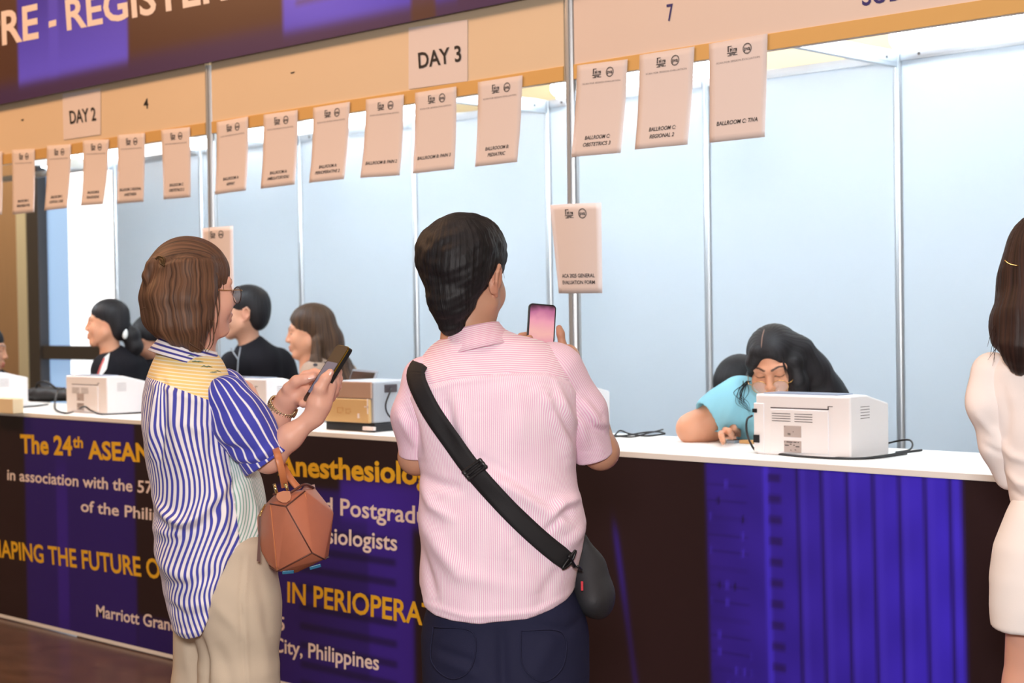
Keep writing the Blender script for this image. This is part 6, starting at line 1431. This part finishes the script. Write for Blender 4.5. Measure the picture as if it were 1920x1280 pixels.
    bm = bmesh.new(); add_box(bm, (-.022, 0, 0), (.010, .062, .010), .002); bm_obj('case', bm, M_silver, ph); bm = bmesh.new(); add_box(bm, (-.020, .002, .010), (.008, .06, .0106)); bm_obj('screen', bm, M_glassdark, ph)
glasses_woman()

# ================================================================== THE WOMAN IN WHITE AT THE RIGHT EDGE
def white_woman():
    Solid.HF = .97; fr = Frame(1975, 3.5); L = fr.L; lp = lambda *q: [L(*p) for p in q]
    S = Solid(.012); hc = L(1964, 512, .01); R = rot(0, 0, 175); hp = head(S, hc, R, .97, (0, 0)); nb = L(1975, 655, .02)
    S.cone(hc+np.array((0, .0, -.05)), nb, .048, .048, k=.03); S.cone(nb, L(1980, 750, .02), .046, .065, k=.02); S.cone(L(1980, 750, .02), L(1985, 1050, .01), .065, .075)
    for s, x0 in ((-1, 1948), (1, 2040)): S.chain([L(x0, 1120, .0), L(x0-8, 1290, .0), np.array((L(x0-6, 0)[0], .0, .40)), np.array((L(x0-4, 0)[0], .02, .09))], [.068, .066, .055, .036], k=.02); S.chain([np.array((L(x0-4, 0)[0], .02, .06)), np.array((L(x0-4, 0)[0], .16, .03))], [.035, .03], k=.02)
    S.chain([L(1866, 725, .0), L(1885, 850, .02), L(1925, 905, .16), L(1935, 850, .30)], [.042, .036, .028, .024], k=.03); S.ell(L(1938, 835, .32), (.03, .018, .045))
    S.half((0, 0, .002), (0, 0, -1))
    V, Fq = S.mesh(.004, 1); b = np_obj('person', V, Fq, M_skin); fr.place(b); set_col(b, face_colour(V, SK_W, hc, R, .97)); tag(b, 'person in white top and skirt with long brown hair at the right edge', 'person')
    S = Solid(.02); S.push(R, hc, Solid.HF); S.ell((0, .022, .046), (.088, .110, .094)); S.ell((0, .06, .0), (.090, .070, .10)); S.T = None
    S.chain([L(1945, 540, -.03), L(1930, 600, -.07), L(1918, 650, -.09), L(1912, 688, -.09)], [.085, .064, .046, .016], k=.03); S.chain([L(1905, 560, -.02), L(1888, 610, -.05), L(1872, 640, -.06)], [.035, .030, .012], k=.03); S.chain([L(1985, 540, -.03), L(1985, 620, -.08), L(1975, 690, -.09)], [.085, .07, .03], k=.03); S.chain([L(2020, 540, .0), L(2025, 620, -.03), L(2015, 680, -.05)], [.06, .055, .02], k=.03)
    S.push(R, hc, Solid.HF); S.ell((0, -.13, -.045), (.08, .085, .12), op='s', k=.012); S.T = None
    hair_obj(S, b, M_hdark, hp(0, .03, .14), .0010, .0036, 70, 18)
    paths = [[L(1890+k, 560+4*k, -.05), L(1862+k*2.4, 615+5*k, -.09), L(1851+(k*37 % 23), 650+(k*29 % 40), -.10)] for k in range(6)]+[[L(1878, 500+10*k, -.02), L(1868, 545+9*k, -.03), L(1862-k, 590+8*k, -.04)] for k in range(4)]
    locks(b, paths, .0018, M_hdark, 'hair_strands')
    mb = MB(); mb.tube(spline(lp((1886, 490), (1896, 497), (1912, 500)), 4)+np.array((0, -.105, 0)), .0016, 6); mb.build('hair_pin', striped_woman.gold, b)
    M_wh = mat('white_cotton', srgb(250, 240, 236), .85, spec=.15, bump=.15, bscale=600); M_wh2 = mat('white_skirt_cloth', srgb(252, 246, 242), .8, spec=.15, bump=.1, bscale=500)
    S = Solid(.025); rows = []
    for y, l, r, d in [(648, 1930, 2020, .06), (665, 1872, 2078, .075), (690, 1850, 2100, .095), (740, 1850, 2105, .105), (800, 1862, 2100, .105), (860, 1878, 2094, .10), (910, 1888, 2086, .10), (945, 1897, 2082, .10)]:
        A, B_ = L(l, y), L(r, y); rows.append((A[2], (A[0]+B_[0])/2, .01, (B_[0]-A[0])/2, d))
    S.loft(rows); V2, F2 = S.mesh(.0045, 2); N2 = normals(V2, F2)
    V2 = folds(V2, N2, [(lp((1870, 820), (1900, 850), (1935, 860)), .006, .010), (lp((1885, 880), (1910, 900), (1940, 905)), .006, .010), (lp((1890, 915), (1915, 925), (1940, 920)), -.005, .008), (lp((1880, 720), (1890, 770), (1885, 830)), -.005, .012)]); V2 += N2*(vnoise(V2, 26, 51)*.002)[:, None]
    tp_ = np_obj('blouse', V2, F2, M_wh, b)
    pts = [L(1862, 700, .0), L(1851, 758, -.01), L(1872, 830, .0), L(1893, 888, .04)]; S = Solid(.03); S.chain(pts, [.048, .042, .038, .036]); V2, F2 = S.mesh(.0045, 2); N2 = normals(V2, F2)
    V2 = folds(V2, N2, [(lp((1830, 770), (1855, 800), (1870, 815)), .005, .010), (lp((1845, 830), (1870, 845), (1890, 850)), -.005, .008)]); V2 += N2*(vnoise(V2, 30, 52)*.002)[:, None]; np_obj('sleeve', V2, F2, M_wh, tp_)
    pts = [L(2098, 705, .0), L(2112, 780, -.01), L(2108, 860, .05)]; S = Solid(.03); S.chain(pts, [.048, .044, .04]); V2, F2 = S.mesh(.006, 2); np_obj('sleeve', V2, F2, M_wh, tp_)
    S = Solid(.02); rows = []
    for y, l, r, d in [(930, 1898, 2080, .10), (960, 1884, 2092, .115), (1020, 1861, 2110, .13), (1080, 1852, 2118, .135), (1130, 1853, 2118, .135), (1172, 1856, 2116, .132)]:
        A, B_ = L(l, y), L(r, y); rows.append((A[2], (A[0]+B_[0])/2, .01, (B_[0]-A[0])/2, d))
    S.loft(rows); V2, F2 = S.mesh(.005, 2); N2 = normals(V2, F2); V2 += N2*(vnoise(V2, 20, 53)*.0016)[:, None]; np_obj('skirt', V2, F2, M_wh2, b)
white_woman()
